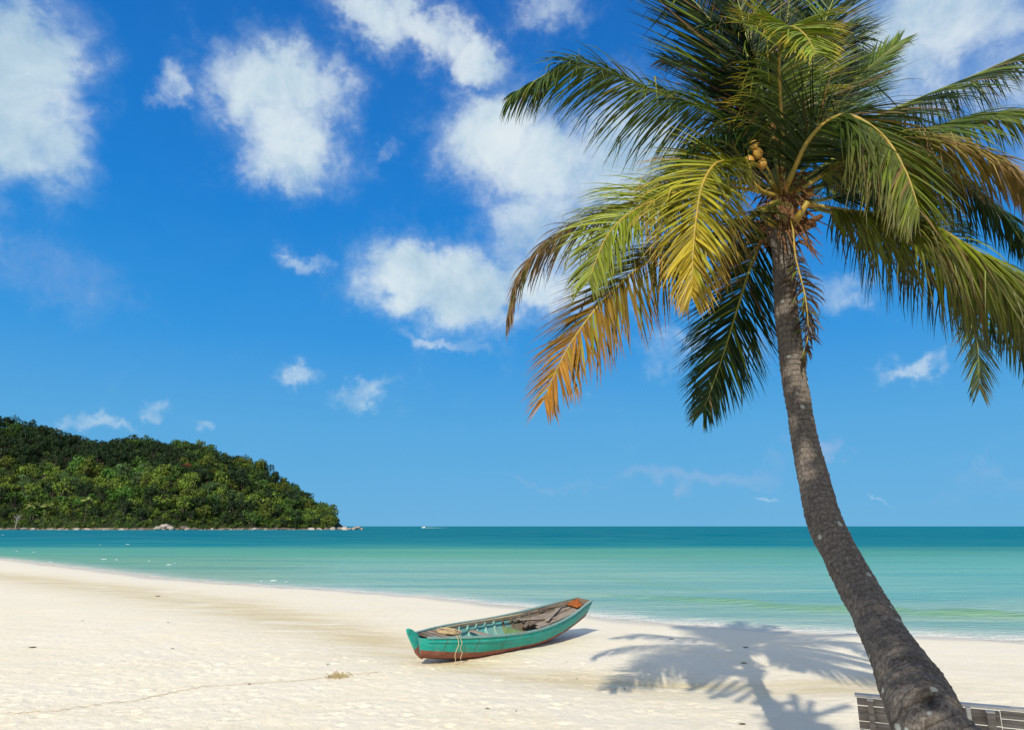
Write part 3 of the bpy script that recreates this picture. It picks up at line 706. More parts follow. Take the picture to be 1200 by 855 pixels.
for px, wd, h, off, mt in ((1019,.042,-.012,.045,0),(1158,.055,-.018,.055,0),(1133,.028,-.005,.035,1),(1262,.055,-.018,.055,0),(1066,.05,-.02,-.05,0)):
    s = s_of(px); mb = MB(); zp = zt+h
    mb.beam(fpt(s, off, -.1+fo_.z), fpt(s, off, zp), .05, wd, up=u)
    o = mb.build('post', M_FL if mt else M_FW, fence, bevel=.003)
    mc = MB(); mc.beam(fpt(s, off, zp), fpt(s, off, zp+.012), .056, wd+.006, up=u); mc.build('post_cap', M_FL, o, bevel=.002)  # thin pale slab painting the sunlit top of the post
tag(fence, 'low fence of weathered horizontal boards behind the palm trunk at the bottom right', 'fence')

# ------------------------------------------------------------------ old wooden boat
m_teal, t, out = material('weathered teal paint')
oc = objco(t); n = t.noise(oc, 2.2, 5, .65); fn = t.noise(oc, 18, 5, .7); st = t.noise(t.mapping(oc, scale=(9,3,.7)), 1, 5, .7)
c = t.mix(t.mrange(n, .35, .65), (.004,.30,.245), (.015,.36,.305))
c = t.mix(t.mrange(st, .56, .72, 0, .55), c, (.06,.20,.15))
c = t.mix(t.mrange(fn, .56, .66, 0, .85), c, (.22,.27,.21))
sx_ = t.new('ShaderNodeSeparateXYZ'); t.l.new(oc, sx_.inputs[0])
jt = t.math('FRACT', t.math('ADD', t.math('MULTIPLY', sx_.outputs[0], 1/.83), .37))
c = t.mix(t.math('MULTIPLY', t.mrange(jt, .045, .015), t.mrange(st, .35, .55)), c, (.07,.10,.06))
c = t.mix(t.math('MULTIPLY', t.mrange(sx_.outputs[0], 1.9, 3.2), .45), c, (.16,.36,.30))
sq = t.math('FRACT', t.math('MULTIPLY', t.math('ADD', sx_.outputs[2], t.math('MULTIPLY', t.math('POWER', t.math('ABSOLUTE', t.math('SUBTRACT', sx_.outputs[0], -.2)), 2.0), -.045)), 7.0))
c = t.mix(t.math('MULTIPLY', t.mrange(sq, .10, .03), .55), c, (.02,.14,.12))
grime = t.noise(t.mapping(oc, scale=(2.5,1,5)), 1, 6, .75)
c = t.mix(t.math('MULTIPLY', t.mrange(grime, .50, .68), .5), c, (.10,.27,.20))
chip = t.noise(t.mapping(oc, scale=(6,3,14)), 1, 5, .8)
c = t.mix(t.mrange(chip, .64, .67, 0, .9), c, (.30,.27,.22))
principled(t, out, c, .62, .3, t.math('ADD', t.math('MULTIPLY', fn, .4), n), .35, .01)
m_red, t, out = material('faded red antifouling')
oc = objco(t); n = t.noise(oc, 4, 5, .65); fn = t.noise(oc, 22, 5, .7)
c = t.mix(t.mrange(n, .35, .65), (.20,.065,.045), (.30,.13,.095)); c = t.mix(t.mrange(fn, .57, .70, 0, .8), c, (.36,.26,.21))
principled(t, out, c, .8, .2, fn, .4, .01)
m_in, t, out = material('inside paint')
oc = objco(t); n = t.noise(oc, 3, 5, .65); fn = t.noise(oc, 14, 5, .7)
c = t.mix(t.mrange(n, .35, .62), (.09,.40,.40), (.16,.36,.34)); c = t.mix(t.mrange(fn, .50, .66, 0, .8), c, (.20,.22,.16))
sx_ = t.new('ShaderNodeSeparateXYZ'); t.l.new(oc, sx_.inputs[0])
c = t.mix(t.mrange(sx_.outputs[0], .3, 1.0), c, (.17,.15,.115))
principled(t, out, c, .75, .25, fn, .4, .01)
M_GREY = wood_mat('grey boat timber', (.20,.165,.13), (.34,.29,.235), (.14,.105,.08), (3,40,40))
M_DK = wood_mat('dark boat timber', (.10,.075,.055), (.20,.15,.11), (.06,.045,.035), (3,40,40))
M_RAIL = wood_mat('worn gunwale paint', (.13,.28,.27), (.24,.33,.31), (.22,.18,.14), (4,40,40))
M_RIB = wood_mat('rib paint', (.20,.46,.42), (.30,.48,.42), (.25,.25,.19), (20,20,5))
M_GRN = wood_mat('green bulkhead paint', (.09,.17,.07), (.16,.24,.11), (.2,.2,.13), (20,20,5))
M_ROPE = simple_mat('straw coloured rope', (.42,.31,.17), (.58,.46,.29), 30, .95, .1, .8, .004)
M_RUST = simple_mat('rusted steel', (.20,.055,.015), (.36,.11,.02), 9, .85, .2, .7, .01, c3=(.12,.05,.025))
M_BAMB = simple_mat('bamboo', (.34,.27,.16), (.46,.38,.24), 5, .6, .3, stretch=(1,8,8))

BA = ground(523, 772); BB = ground(658, 746.5)
BL = 6.5
dirb = Vector((BB.x-BA.x, BB.y-BA.y, 0)); print('boat contact', BA, BB, dirb.length); dirb.normalize()
BC = (BA+BB)/2
yaw = math.atan2(dirb.y, dirb.x); bpitch = math.atan2(BB.z-BA.z, (Vector((BB.x,BB.y,0))-Vector((BA.x,BA.y,0))).length)
boat = empty('wooden_boat', BC + Vector((0,0,-.02)), (R(7.0), -bpitch, yaw)); BSC = 1.05; boat.scale = (BSC,)*3
KX0, KX1 = -.5*BL, .5*BL
def bprof(s):
    b = .71*(math.sin(math.pi*min(1, .03+.90*s**.88))**.72)
    b = max(b, .035) if s < .5 else max(b, .16)
    g = .53 + .05*max(0, (.42-s)/.42)**1.8 + .42*max(0, (s-.42)/.58)**1.8
    k = .20*max(0, (.26-s)/.26)**1.5 + .46*max(0, (s-.55)/.45)**1.6
    return b, g, k
def hp(s, v, side, inset=0.0):
    b, g, k = bprof(s); x = KX0 + BL*s
    k += inset*.9; 
    w = b*(v**.27) if v > 0 else 0
    w = max(0, w - inset*(1 if v > 0 else 0))
    rake = -.16*max(0, (.08-s)/.08)*v + .14*max(0, (s-.93)/.07)*v
    return Vector((x+rake, side*w, k+(g-(k))*v))
NS = 56
def shell(vlist, inset, flip, mb):
    for side in (-1, 1):
        vs = []; fs = []
        for i in range(NS+1):
            for v in vlist: vs.append(hp(i/NS, v, side, inset))
        m = len(vlist)
        for i in range(NS):
            for j in range(m-1):
                q = (i*m+j, (i+1)*m+j, (i+1)*m+j+1, i*m+j+1)
                fs.append(q if (side < 0) ^ flip else q[::-1])
        mb.add(vs, fs)
SPL = .37
mb = MB(); shell([0,.004,.015,.035,.07,.13,.22,.30,SPL], 0, False, mb); hb_ = mb.build('hull_bottom', m_red, boat, True)
mb = MB(); shell([SPL,.45,.55,.65,.75,.85,.93,1], 0, False, mb); mb.build('hull_side', m_teal, boat, True)
mb = MB(); shell([0,.01,.035,.07,.13,.22,.30,.4,.5,.6,.7,.8,.9,1], .03, True, mb); mb.build('inner_planking', m_in, boat, True)
# transom
mb = MB(); vs = []
vv = [0,.015,.07,.2,.37,.6,.8,1]
for dx in (0, -.035):
    for v in vv: q_ = hp(1, v, 1); vs.append(q_+Vector((dx+.004,0,0)))
    for v in vv[::-1]: q_ = hp(1, v, -1); vs.append(q_+Vector((dx+.004,0,0)))
n_ = len(vv)*2; fs = [tuple(range(n_)), tuple(range(2*n_-1, n_-1, -1))] + [(i, n_+i, n_+(i+1)%n_, (i+1)%n_) for i in range(n_)]
mb.add(vs, fs); mb.build('transom', M_DK, boat)
# rub rail under the gunwale and the gunwales
for side in (-1, 1):
    mb = MB(); mb.sweep([hp(i/48, 1, side)+Vector((0, -side*.012, .012)) for i in range(1, 49)], .065, .032); mb.build('gunwale', M_RAIL, boat, bevel=.004)
    mb = MB(); mb.sweep([hp(i/48, .86, side)+Vector((0, side*.008, 0)) for i in range(1, 49)], .016, .045); mb.build('rub_rail', m_teal, boat)
    mb = MB(); mb.sweep([hp(i/48, .90, side, .03)+Vector((0, -side*.02, 0)) for i in range(3, 48)], .03, .05); mb.build('inner_stringer', M_GREY, boat)
# stem: a raking curved plank rising over the bow
so = [(-.42,.74),(-.38,.66),(-.30,.55),(-.21,.44),(-.13,.34),(-.02,.22),(.12,.12)]; si = [(-.36,.76),(-.27,.73),(-.12,.64),(.0,.54),(.06,.45),(.12,.34),(.22,.2)]
def stem(a, b_, th_, name, mt):
    mb = MB(); vs = []; n = len(so[a:b_])
    for y in (-th_, th_):
        for x, z in so[a:b_]: vs.append((KX0+x, y, z))
        for x, z in si[a:b_][::-1]: vs.append((KX0+x, y, z))
    n2 = 2*n; fs = [tuple(range(n2)), tuple(range(2*n2-1, n2-1, -1))]+[((i+1)%n2, i, n2+i, n2+(i+1)%n2) for i in range(n2)]
    mb.add(vs, fs); return mb.build(name, mt, boat, bevel=.006)
stem(0, 5, .032, 'stem_post', m_teal); stem(4, 7, .034, 'stem_foot', m_red)
mb = MB(); mb.sweep([hp(i/30, 0, 1)+Vector((0,0,-.012)) for i in range(1, 30)], .05, .045); mb.build('keel', m_red, boat)
# ribs
for i in range(15):
    s = .13+i*.054; mb = MB(); pts = []; 
    for side in (-1, 1):
        vl = [1,.85,.7,.5,.3,.15,.05,.0]
        pp = [hp(s, v, side, .048) for v in vl]
        pts += pp if side < 0 else pp[::-1][1:]
    mb.sweep(pts, .045, .042, ups=[Vector((0, -p.y, .6-p.z)).normalized() if abs(p.y) > .02 else Vector((0,0,1)) for p in pts]); mb.build('rib', M_RIB if s < .55 else M_DK, boat)
def cross(s, z, w, h, name, mt, sh=0):
    b, g, k = bprof(s); mb = MB(); x = KX0+BL*s; v = (z-k)/(g-k); wd = b*v**.27-.025
    mb.beam((x, -wd, z), (x+sh, wd, z), w, h); return mb.build(name, mt, boat, bevel=.004)
for s, dz in ((.15,.04),(.36,.16),(.66,.12),(.80,.11)): cross(s, bprof(s)[1]-dz, .14, .035, 'thwart', M_GREY)
# bulkhead
mb = MB(); s = .555; vs = []; b, g, k = bprof(s)
for dx in (0, .03):
    for v in (.03,.1,.2,.4,.62): vs.append(hp(s, v, 1, .03)+Vector((dx,0,0)))
    for v in (.62,.4,.2,.1,.03): vs.append(hp(s, v, -1, .03)+Vector((dx,0,0)))
mb.add(vs, [tuple(range(9,-1,-1)), tuple(range(10, 20))]+[(i, (i+1)%10, 10+(i+1)%10, 10+i) for i in range(10)]); mb.build('bulkhead', M_GRN, boat)
# bow deck of short planks
for i in range(6):
    s = .035+i*.019; b, g, k = bprof(s); cross(s, g-.015, .115, .028, 'bow_deck_plank', M_GREY if i % 2 else M_DK, rng.uniform(-.02,.02))
# floor boards and stern deck planks
rg = random.Random(21)
def along(s0, s1, y0, y1, z0, z1, w, name, mt):
    mb = MB(); mb.beam((KX0+BL*s0, y0, z0), (KX0+BL*s1, y1, z1), w, .025); return mb.build(name, mt, boat, bevel=.003)
for k, y in enumerate((-.20,-.05,.10,.24)): along(.2, .54, y, y*1.0, .115, .115, .125, 'floor_board', M_RIB if k % 2 else M_DK)
for k, y in enumerate((-.33,-.19,-.04,.11,.26)):
    s0 = .60+rg.uniform(-.02,.05); s1 = .93+rg.uniform(-.03,.03); z0 = bprof(s0)[1]-.09; z1 = bprof(s1)[1]-.11; lim = lambda s, y: max(-bprof(s)[0]+.1, min(bprof(s)[0]-.1, y))
    mb = MB(); mb.sweep([(KX0+BL*(s0+(s1-s0)*j/6), lim(s0+(s1-s0)*j/6, y*(1-.35*j/6)), bprof(s0+(s1-s0)*j/6)[1]-.085) for j in range(7)], .13*(1 if k else .8), .024); mb.build('deck_plank', M_GREY if k != 2 else M_DK, boat, bevel=.003)
mb = MB(); mb.box((KX0+BL*.965, 0, bprof(.965)[1]-.05), (.20,.34,.03)); mb.build('stern_seat', M_DK, boat, bevel=.004)
tag(boat, 'old teal wooden rowing boat with a faded red bottom resting on the sand', 'boat')
BM = Matrix.Translation(boat.location) @ boat.rotation_euler.to_matrix().to_4x4() @ Matrix.Scale(BSC, 4)
def local_thing(name, z=0):
    o = empty(name); return o
# loose things in the boat: built in boat space, placed by the boat's matrix
def place(o): o.matrix_world = BM; return o
# scattered loose boards
for i, (s0, y0, s1, y1, dz, lab) in enumerate([(.60,.28,.74,-.22,-.03,'short grey plank lying askew across the middle of the boat'),(.66,-.30,.86,.16,.0,'long weathered plank laid diagonally over the stern deck of the boat'),
                                           (.56,-.10,.70,.33,-.07,'dark broken plank beside the green bulkhead of the boat'),(.76,.34,.90,.10,.03,'dark narrow plank leaning on the far side of the stern')]):
    mb = MB(); mb.beam((KX0+BL*s0, y0, bprof(s0)[1]+dz), (KX0+BL*s1, y1, bprof(s1)[1]+dz-.02), .10, .022); o = place(mb.build('loose_plank', M_DK if i >= 2 else M_GREY, bevel=.003)); tag(o, lab, 'plank')
# pole along the far side
mb = MB(); pts = [(KX0+BL*(.14+.54*j/9), .26+.20*math.sin(math.pi*j/9)+.12*j/9, bprof(.14+.54*j/9)[1]+.035) for j in range(10)]
mb.tube(pts, [.022]*10, 8); o = place(mb.build('punt_pole', M_BAMB, None, True)); tag(o, 'long pale bamboo pole lying along the far side inside the boat', 'pole')
# coil of rope at the bow with its end hanging over the side
rope = place(empty('mooring_rope')); mb = MB(); rg = random.Random(5); s = .155; b, g, k = bprof(s); pts = []
for j in range(260):
    a = j*.34; r = .17+.07*math.sin(j*.21)+rg.uniform(-.012,.012)
    pts.append((KX0+BL*.14+r*1.25*math.cos(a)+.03*math.sin(j*.05), r*math.sin(a), g+.02+.055*(.5+.5*math.sin(j*.13))*(j/260)+rg.uniform(0,.012)))
mb.tube(pts, .011, 5); mb.build('coil', M_ROPE, rope, True)
for kk in (0, 1):
    x0 = KX0+BL*(.105+.012*kk); y0 = -hp(.11, 1, 1).y; g1 = bprof(.11)[1]; mb = MB(); ln = (.62, .40)[kk]
    pts = [(x0+.1, y0+.12, g1+.03), (x0, y0+.02, g1+.05), (x0-.0, y0-.035, g1-.02)]+[(x0-.10*(j/6)**1.0*(1-kk*1.6)+.02*math.sin(j*1.9), y0-.05-.02*j/6+.012*math.cos(j*2.3), g1-.02-ln*j/6) for j in range(1, 7)]
    S_, _ = cr(pts, 30); mb.tube([tuple(p) for p in S_], .0075, 6); mb.build('rope_end', M_ROPE, rope, True)
tag(rope, 'tangled straw coloured rope coiled on the boat bow with its end hanging down', 'rope')
# rusted sheet in the stern
mb = MB(); vs = []; fs = []; rg = random.Random(9)
for i in range(9):
    for j in range(9):
        a = (i/8-.5); q_ = (j/8)
        vs.append((KX0+BL*(.905+.05*q_)+.05*math.sin(a*3)+rg.uniform(-.006,.006), a*.50, bprof(.93)[1]-.04+.13*q_-.05*abs(a)*2*q_+.05*math.cos(a*6)*q_+rg.uniform(-.008,.008)))
for i in range(8):
    for j in range(8): fs.append((i*9+j, i*9+j+1, (i+1)*9+j+1, (i+1)*9+j))
mb.add(vs, fs); o = mb.build('rusty_sheet', M_RUST, None, True); sm = o.modifiers.new('solid', 'SOLIDIFY'); sm.thickness = .012; place(o)
tag(o, 'bent rusty orange metal sheet propped in the stern of the boat', 'metal sheet')

# ------------------------------------------------------------------ litter and rope on the sand
M_LEAF = simple_mat('dry fallen leaf', (.07,.045,.03), (.17,.10,.055), 20, .8, .2)
def litter(px, py, ln, lab, seed, cat='leaf', name='fallen_leaf', rot=None, mt=None):
    g_ = ground(px, py); ln *= .75; z = gz(g_.x, g_.y); rg = random.Random(seed); mb = MB(); a = rg.uniform(0, 3.14) if rot is None else rot
    n = 7; vs = []; fs = []
    for i in range(n+1):
        f = i/n; w = ln*.22*math.sin(math.pi*min(.98, f*.95+.03)); x = (f-.5)*ln; h = .010+.10*ln*(f-.5)**2*(1.6 if f > .5 else .6)
        for s_ in (-1, 0, 1): vs.append((x*math.cos(a)-s_*w*math.sin(a), x*math.sin(a)+s_*w*math.cos(a), h+(abs(s_)*.35*w)))
    for i in range(n):
        for j in range(2): fs.append((i*3+j, (i+1)*3+j, (i+1)*3+j+1, i*3+j+1))
    mb.add(vs, fs); o = mb.build(name, mt or M_LEAF, None, True); o.location = (g_.x, g_.y, z); sm = o.modifiers.new('solid', 'SOLIDIFY'); sm.thickness = .003
    tag(o, lab, cat, 'fallen leaves scattered on the sand')
litter(38,757.5,.26,'curled dark leaf on the dry sand near the left edge',1,rot=.1)
litter(197,729.5,.11,'small dark leaf on the pale sand left of the damp band',2)
litter(202,760,.12,'small dry leaf in the middle of the left foreground sand',3)
litter(185,697,.35,'brown leaf lying in the damp band toward the water on the left',4,rot=0)
litter(787,748.5,.2,'upper left dark leaf in the palm crown shadow',5,rot=0)
litter(874,757.5,.22,'black leaf in the middle of the palm crown shadow',6,rot=.1)
litter(872,777,.2,'black leaf in the palm shadow nearest below the crown shadow',7,rot=0)
litter(732,804.5,.08,'tiny dark leaf on sunlit sand left of the palm shadow',8)
litter(870,851,.16,'dark leaf at the bottom edge of the picture below the palm shadow',9,rot=0)
litter(571,831.5,.10,'small dark twiglike leaf on the foreground sand below the boat',10,rot=0)
litter(664,775.5,.08,'tiny brown leaf on the sand right of the boat',11)
litter(605,834.5,.07,'tiny leaf on the foreground sand below the boat stern',12)
litter(384,779,.08,'small brown leaf on the sand left of the boat',13)
litter(97,727,.12,'brown leaf among the ripples at the far left of the beach',14,rot=0)
litter(676,793,.07,'tiny brown leaf on the damp sand between boat and palm shadow',15)
litter(292,802,.10,'short dark stick next to the thin rope on the sand',16,rot=0)
# thin line across the sand with a knot of weed
lp = []
LPX = [(5,838),(60,833),(75,831),(130,823),(165,819),(205,810),(245,804),(300,801),(340,799),(375,796),(396,794),(420,791),(446,788)]
lw = [ground(a, b_) for a, b_ in LPX]; S_, L_ = cr([tuple(p) for p in lw], 240)
mb = MB(); pts = [(p[0]+.02*math.sin(i*.31), p[1]+.025*math.sin(i*.17), gz(p[0], p[1])+.016+.008*math.sin(i*.9)) for i, p in enumerate(S_)]
mb.tube(pts, .0045, 5); o = mb.build('thin_rope', simple_mat('sandy cord', (.40,.31,.2), (.52,.43,.3), 20, .95, .1), None, True)
tag(o, 'thin tan cord lying half buried across the foreground sand', 'cord')
mb = MB(); rg = random.Random(6); g_ = ground(396, 794.5)
for k in range(46):
    a = rg.uniform(0, 6.28); l = rg.uniform(.06, .2); x, y = rg.gauss(0, .09), rg.gauss(0, .05)
    mb.tube([(x, y, .01), (x+l*.5*math.cos(a), y+l*.5*math.sin(a), rg.uniform(.03,.10)), (x+l*math.cos(a), y+l*math.sin(a), .012)], .006, 4)
o = mb.build('dry_seaweed', simple_mat('dry weed', (.34,.27,.14), (.48,.40,.22), 9, .9, .1)); o.location = (g_.x, g_.y, gz(g_.x, g_.y)); tag(o, 'small clump of dry tan seaweed caught on the thin cord', 'seaweed')

# ------------------------------------------------------------------ foliage builder for broadleaf crowns
def crown_mesh(mb, c, R_, H_, nl, leaf, rng, col, lobes=9, flat=.8, limbs=False):
    L = []
    for k in range(lobes):
        a = rng.uniform(0, 6.283); r = R_*math.sqrt(rng.random())*.62; z = rng.uniform(-.32, .42)*H_
        L.append((Vector((r*math.cos(a), r*math.sin(a), z*(1-.5*r/R_)+.1*H_)), rng.uniform(.30,.50)*R_, rng.uniform(.75, 1.3)))
    for k in range(nl):
        q, rr, br = rng.choice(L)
        d = Vector((rng.gauss(0,1), rng.gauss(0,1), rng.gauss(.25,1))).normalized()
        p = Vector(c)+q+Vector((d.x*rr, d.y*rr, d.z*rr*flat))*rng.uniform(.72, 1.06)
        n = (d + Vector((rng.gauss(0,.5), rng.gauss(0,.5), rng.gauss(0,.5)))).normalized()
        a = n.orthogonal().normalized(); b = n.cross(a); s = leaf*rng.uniform(.6, 1.25); th_ = rng.uniform(0, 6.28)
        u_ = a*math.cos(th_)+b*math.sin(th_); w_ = n.cross(u_)
        v = br*rng.uniform(.75, 1.25); cc = tuple(x*v for x in col)
        mb.add([p-u_*s*.5, p-w_*s*.32+n*s*.06, p+u_*s*.5, p+w_*s*.32-n*s*.06], [(0,1,2,3)], 0, cc)
    if limbs:
        for q_ in L: mb.tube([(0,0,4), Vector(c)*.6+q_[0]*.5, Vector(c)+q_[0]+Vector((0,0,q_[1]*.5))], [.35,.22,.1], 4, mat=1, col=(.12,.1,.08))

# ------------------------------------------------------------------ the wooded headland
SIL = [(-160,484),(-60,488),(0,491.4),(20,493),(37,498),(55,505),(68,508.5),(83,511),(95,516),(114,517.5),(143,517),(165,512.5),(183,516),(194,521),(211,518),(222,516),(240,524),(266,530),(290,539),(310,550),(340,569),(360,581),(380,588),(398,604),(409,615.5),(425,616.3)]
YF, YR = 700.0, 880.0
hx = np.array([(a-600)/F*(YF+ (YR-YF)*(1-max(0, (a-200)/230)**1 if a > 200 else 1))*1.0 for a, b_ in SIL])
hy = np.array([YF+(YR-YF)*(1-max(0, (a-200)/230) if a > 200 else 1) for a, b_ in SIL])
hz = np.array([(616.3-b_)/F*yy_*1.02 + CAM_H - 19 for (a, b_), yy_ in zip(SIL, hy)])
def hillH(x): return np.interp(x, hx, hz)
def hill_front(x): return 690 + 14*np.sin(x*.021) + 7*np.sin(x*.06+1)
TIPX = float(np.interp(407, [s_[0] for s_ in SIL], hx))
def hill_z(x, y):
    sh_ = np.clip((x+330)/150, 0, 1)*np.maximum(y-705, 0)*.25
    t_ = np.clip((y-hill_front(x))/(YR-YF+10), 0, 2.2)
    H = np.maximum(hillH(x+sh_), -4)
    prof = np.where(t_ < 1, np.sin(t_*math.pi/2)**.85, np.cos((t_-1)/1.2*math.pi/2)**1.2)
    z = SEA - 3 + (H+3.5)*prof + 2.6*np.clip((y-hill_front(x))/6, 0, 1)*np.clip((TIPX+12-x)/14, 0, 1)
    z = z - 2.6*np.clip((y-hill_front(x))/6, 0, 1)*(np.clip((TIPX+12-x)/14, 0, 1) - np.clip((TIPX+12-x-sh_)/14, 0, 1))
    z = z + fbm(x*.02, y*.02, 3)*7*np.clip(t_*3, 0, 1)*np.clip((TIPX-10-x)/60, 0, 1)
    return z
m_hill, t, out = material('wooded hill soil')
g_ = t.new('ShaderNodeNewGeometry').outputs['Position']; n = t.noise(g_, .06, 5, .6); n2 = t.noise(g_, .5, 4, .7)
sz_ = t.new('ShaderNodeSeparateXYZ'); t.l.new(g_, sz_.inputs[0])
c = t.mix(t.mrange(n, .4, .6), (.012,.020,.008), (.025,.036,.012)); c = t.mix(t.math('MULTIPLY', t.mrange(sz_.outputs[2], 1.6, .6), t.mrange(n2, .42, .55)), c, (.26,.22,.18))
c = t.mix(t.math('MULTIPLY', t.mrange(n2, .5, .6), t.mrange(sz_.outputs[2], 1.0, .2)), c, (.10,.08,.07))
principled(t, out, c, .9, .1)
hxs = np.arange(-820, TIPX+40, 5.0); hys = np.concatenate([np.arange(664, 740, 3.0), np.arange(740, 1100, 9.0)])
hill = grid_mesh('hill', hxs, hys, hill_z, {}, m_hill); tag(hill, kind='structure')

PAL = {'dark': (.016,.038,.010), 'mid': (.052,.108,.016), 'olive': (.092,.125,.016), 'lime': (.14,.21,.028), 'blue': (.075,.14,.045), 'bright': (.065,.16,.022), 'red': (.20,.06,.03)}
rg = random.Random(42); protos = {}
def proto(kind, var):
    if (kind, var) in protos: return protos[(kind, var)]
    r_ = random.Random(hash((len(kind), var, ord(kind[0]))) & 0xffff); mb = MB(); mb.tube([(0,0,-3),(.3,.2,4),(0,0,8)], [.5,.4,.2], 5, mat=1, col=(.12,.1,.08))
    crown_mesh(mb, (0,0,7.6), 6.2, 10, 520, 1.25, r_, PAL[kind], lobes=9, flat=1.0, limbs=True)
    me_o = mb.build('hill_tree', [M_TREE, M_WOOD]); me = me_o.data; bpy.data.objects.remove(me_o); protos[(kind, var)] = me; return me
cands = []
tries = 0
while len(cands) < 820 and tries < 60000:
    tries += 1
    x = rg.uniform(-640, TIPX+2); yf = float(hill_front(np.array(x))); tt = rg.random()**1.15; y = yf+7+tt*210
    z = float(hill_z(np.array(x), np.array(y)))
    if z < .4: continue
    if 600+F*x/(y*cp) < -60: continue
    R0 = (rg.uniform(.7, 1.3) if rg.random() < .65 else rg.uniform(1.3, 2.0))*(1.1-.15*tt)
    if any((x-c_[0])**2+(y-c_[1])**2 < (5.0*(R0+c_[3])/2)**2 for c_ in cands): continue
    cands.append((x, y, z, R0, tt))
def kind_for(x, y, z):
    px = 600+F*x/y; el_ = (z)/y*F
    r = rg.random(); hh_ = float(hillH(np.array(x))); rel = z/max(hh_, 5)
    if rel > .66 and px < 215: return 'dark' if r < .8 else 'mid'  # cloud shadow on the upper left slope put into darker tree colours
    if rel > .66: return 'dark' if r < .35 else ('olive' if r < .6 else 'mid')
    if rel > .38: return 'lime' if r < .24 else ('olive' if r < .44 else ('blue' if r < .68 else ('bright' if r < .74 else 'mid')))
    return 'dark' if r < .35 else ('mid' if r < .68 else ('olive' if r < .85 else ('bright' if r < .92 else 'lime')))
def vis_score(c_): # how large and how near the front a tree shows
    x, y, z, R0, tt = c_; return R0/y*(1.6-.9*tt)
cands.sort(key=vis_score, reverse=True)
GRP = 'trees covering the far headland'
CW = {'dark':'dark green','mid':'mid green','olive':'olive green','lime':'pale lime green','blue':'greyish blue green','bright':'vivid green'}
def hill_label(kd, x, y, z, tt):
    px = 600+F*x/(y*cp+(z-CAM_H)*sp); hh_ = z/max(float(hillH(np.array(x))), 6)
    zone = 'at the foot' if tt < .07 else ('low' if hh_ < .28 else ('halfway up' if hh_ < .52 else ('high' if hh_ < .8 else 'on the skyline')))
    hor = ('at the picture edge' if px < 14 else 'above the distant palms' if px < 62 else 'right of the distant palms' if px < 105 else 'between palms and boulders' if px < 150 else
           'left of the boulder stack' if px < 182 else 'above the boulder stack' if px < 208 else 'right of the boulder stack' if px < 245 else 'between boulders and tip' if px < 290 else
           'before the right tip' if px < 335 else 'near the right tip' if px < 370 else 'at the right tip')
    return f"{CW[kd]} tree {zone} on the headland {hor}"
stuff = []
for i, (x, y, z, R0, tt) in enumerate(cands):
    kd = kind_for(x, y, z); me = proto(kd, rg.randrange(4)); rot = rg.uniform(0, 6.28); sc_ = (R0*rg.uniform(.9,1.15), R0*rg.uniform(.9,1.15), R0*rg.uniform(.8,1.15))
    low = tt < .06
    if low: sc_ = tuple(s_*.8 for s_ in sc_)
    if i < 285:
        o = bpy.data.objects.new('hill_tree', me); COL.objects.link(o); o.location = (x, y, z-4.0*sc_[2]); o.rotation_euler = (0,0,rot); o.scale = sc_
        tag(o, hill_label(kd, x, y, z, tt), 'tree', GRP)
    else: stuff.append((me, Matrix.Translation((x, y, z-4.0*sc_[2])) @ Matrix.Rotation(rot, 4, 'Z') @ Matrix.Diagonal((*sc_, 1))))
# the rest of the wood, one mass
def join_meshes(name, items, mats):
    V, Q, C = [], [], []; off = 0
    for me, M in items:
        nv = len(me.vertices); co = np.empty(nv*3, np.float32); me.vertices.foreach_get('co', co); co = co.reshape(-1, 3)
        Mn = np.array(M); co = co@Mn[:3, :3].T+Mn[:3, 3]
        cl = np.empty(nv*4, np.float32); me.color_attributes['tint'].data.foreach_get('color', cl)
        lt = np.empty(len(me.polygons), np.int32); me.polygons.foreach_get('loop_total', lt); li = np.empty(len(me.loops), np.int32); me.loops.foreach_get('vertex_index', li)
        ls = np.empty(len(me.polygons), np.int32); me.polygons.foreach_get('loop_start', ls); k4 = ls[lt == 4]
        Q.append(np.stack([li[k4+j] for j in range(4)], 1)+off); V.append(co); C.append(cl.reshape(-1, 4)); off += nv
    V = np.concatenate(V); Q = np.concatenate(Q); C = np.concatenate(C)
    me = bpy.data.meshes.new(name); me.vertices.add(len(V)); me.vertices.foreach_set('co', V.ravel()); me.loops.add(Q.size); me.loops.foreach_set('vertex_index', Q.ravel())
    me.polygons.add(len(Q)); me.polygons.foreach_set('loop_start', np.arange(len(Q))*4); me.polygons.foreach_set('loop_total', np.full(len(Q), 4)); me.update(calc_edges=True)
    a = me.color_attributes.new('tint', 'FLOAT_COLOR', 'POINT'); a.data.foreach_set('color', C.ravel())
    for m in mats: me.materials.append(m)
    o = bpy.data.objects.new(name, me); COL.objects.link(o); return o
wood = join_meshes('distant_wood', stuff, [M_TREE]); tag(wood, 'the rest of the dense mixed green wood high on the far headland', 'wood', kind='stuff')
# scrub along the foot of the slope
mb = MB(); r_ = random.Random(77)
for k in range(1000):
    x = r_.uniform(-640, TIPX-2); y = float(hill_front(np.array(x)))+r_.uniform(1.5, 30); z = float(hill_z(np.array(x), np.array(y)))
    if z < -.6: continue
    crown_mesh(mb, (x, y, z+1.6), r_.uniform(2.5, 5), 4.0, 40, 1.3, r_, PAL[r_.choice(['dark','mid','olive','mid','lime','mid'])], 4)
scrub = mb.build('scrub', M_TREE); tag(scrub, 'low green scrub along the rocky foot of the headland', 'scrub', kind='stuff')
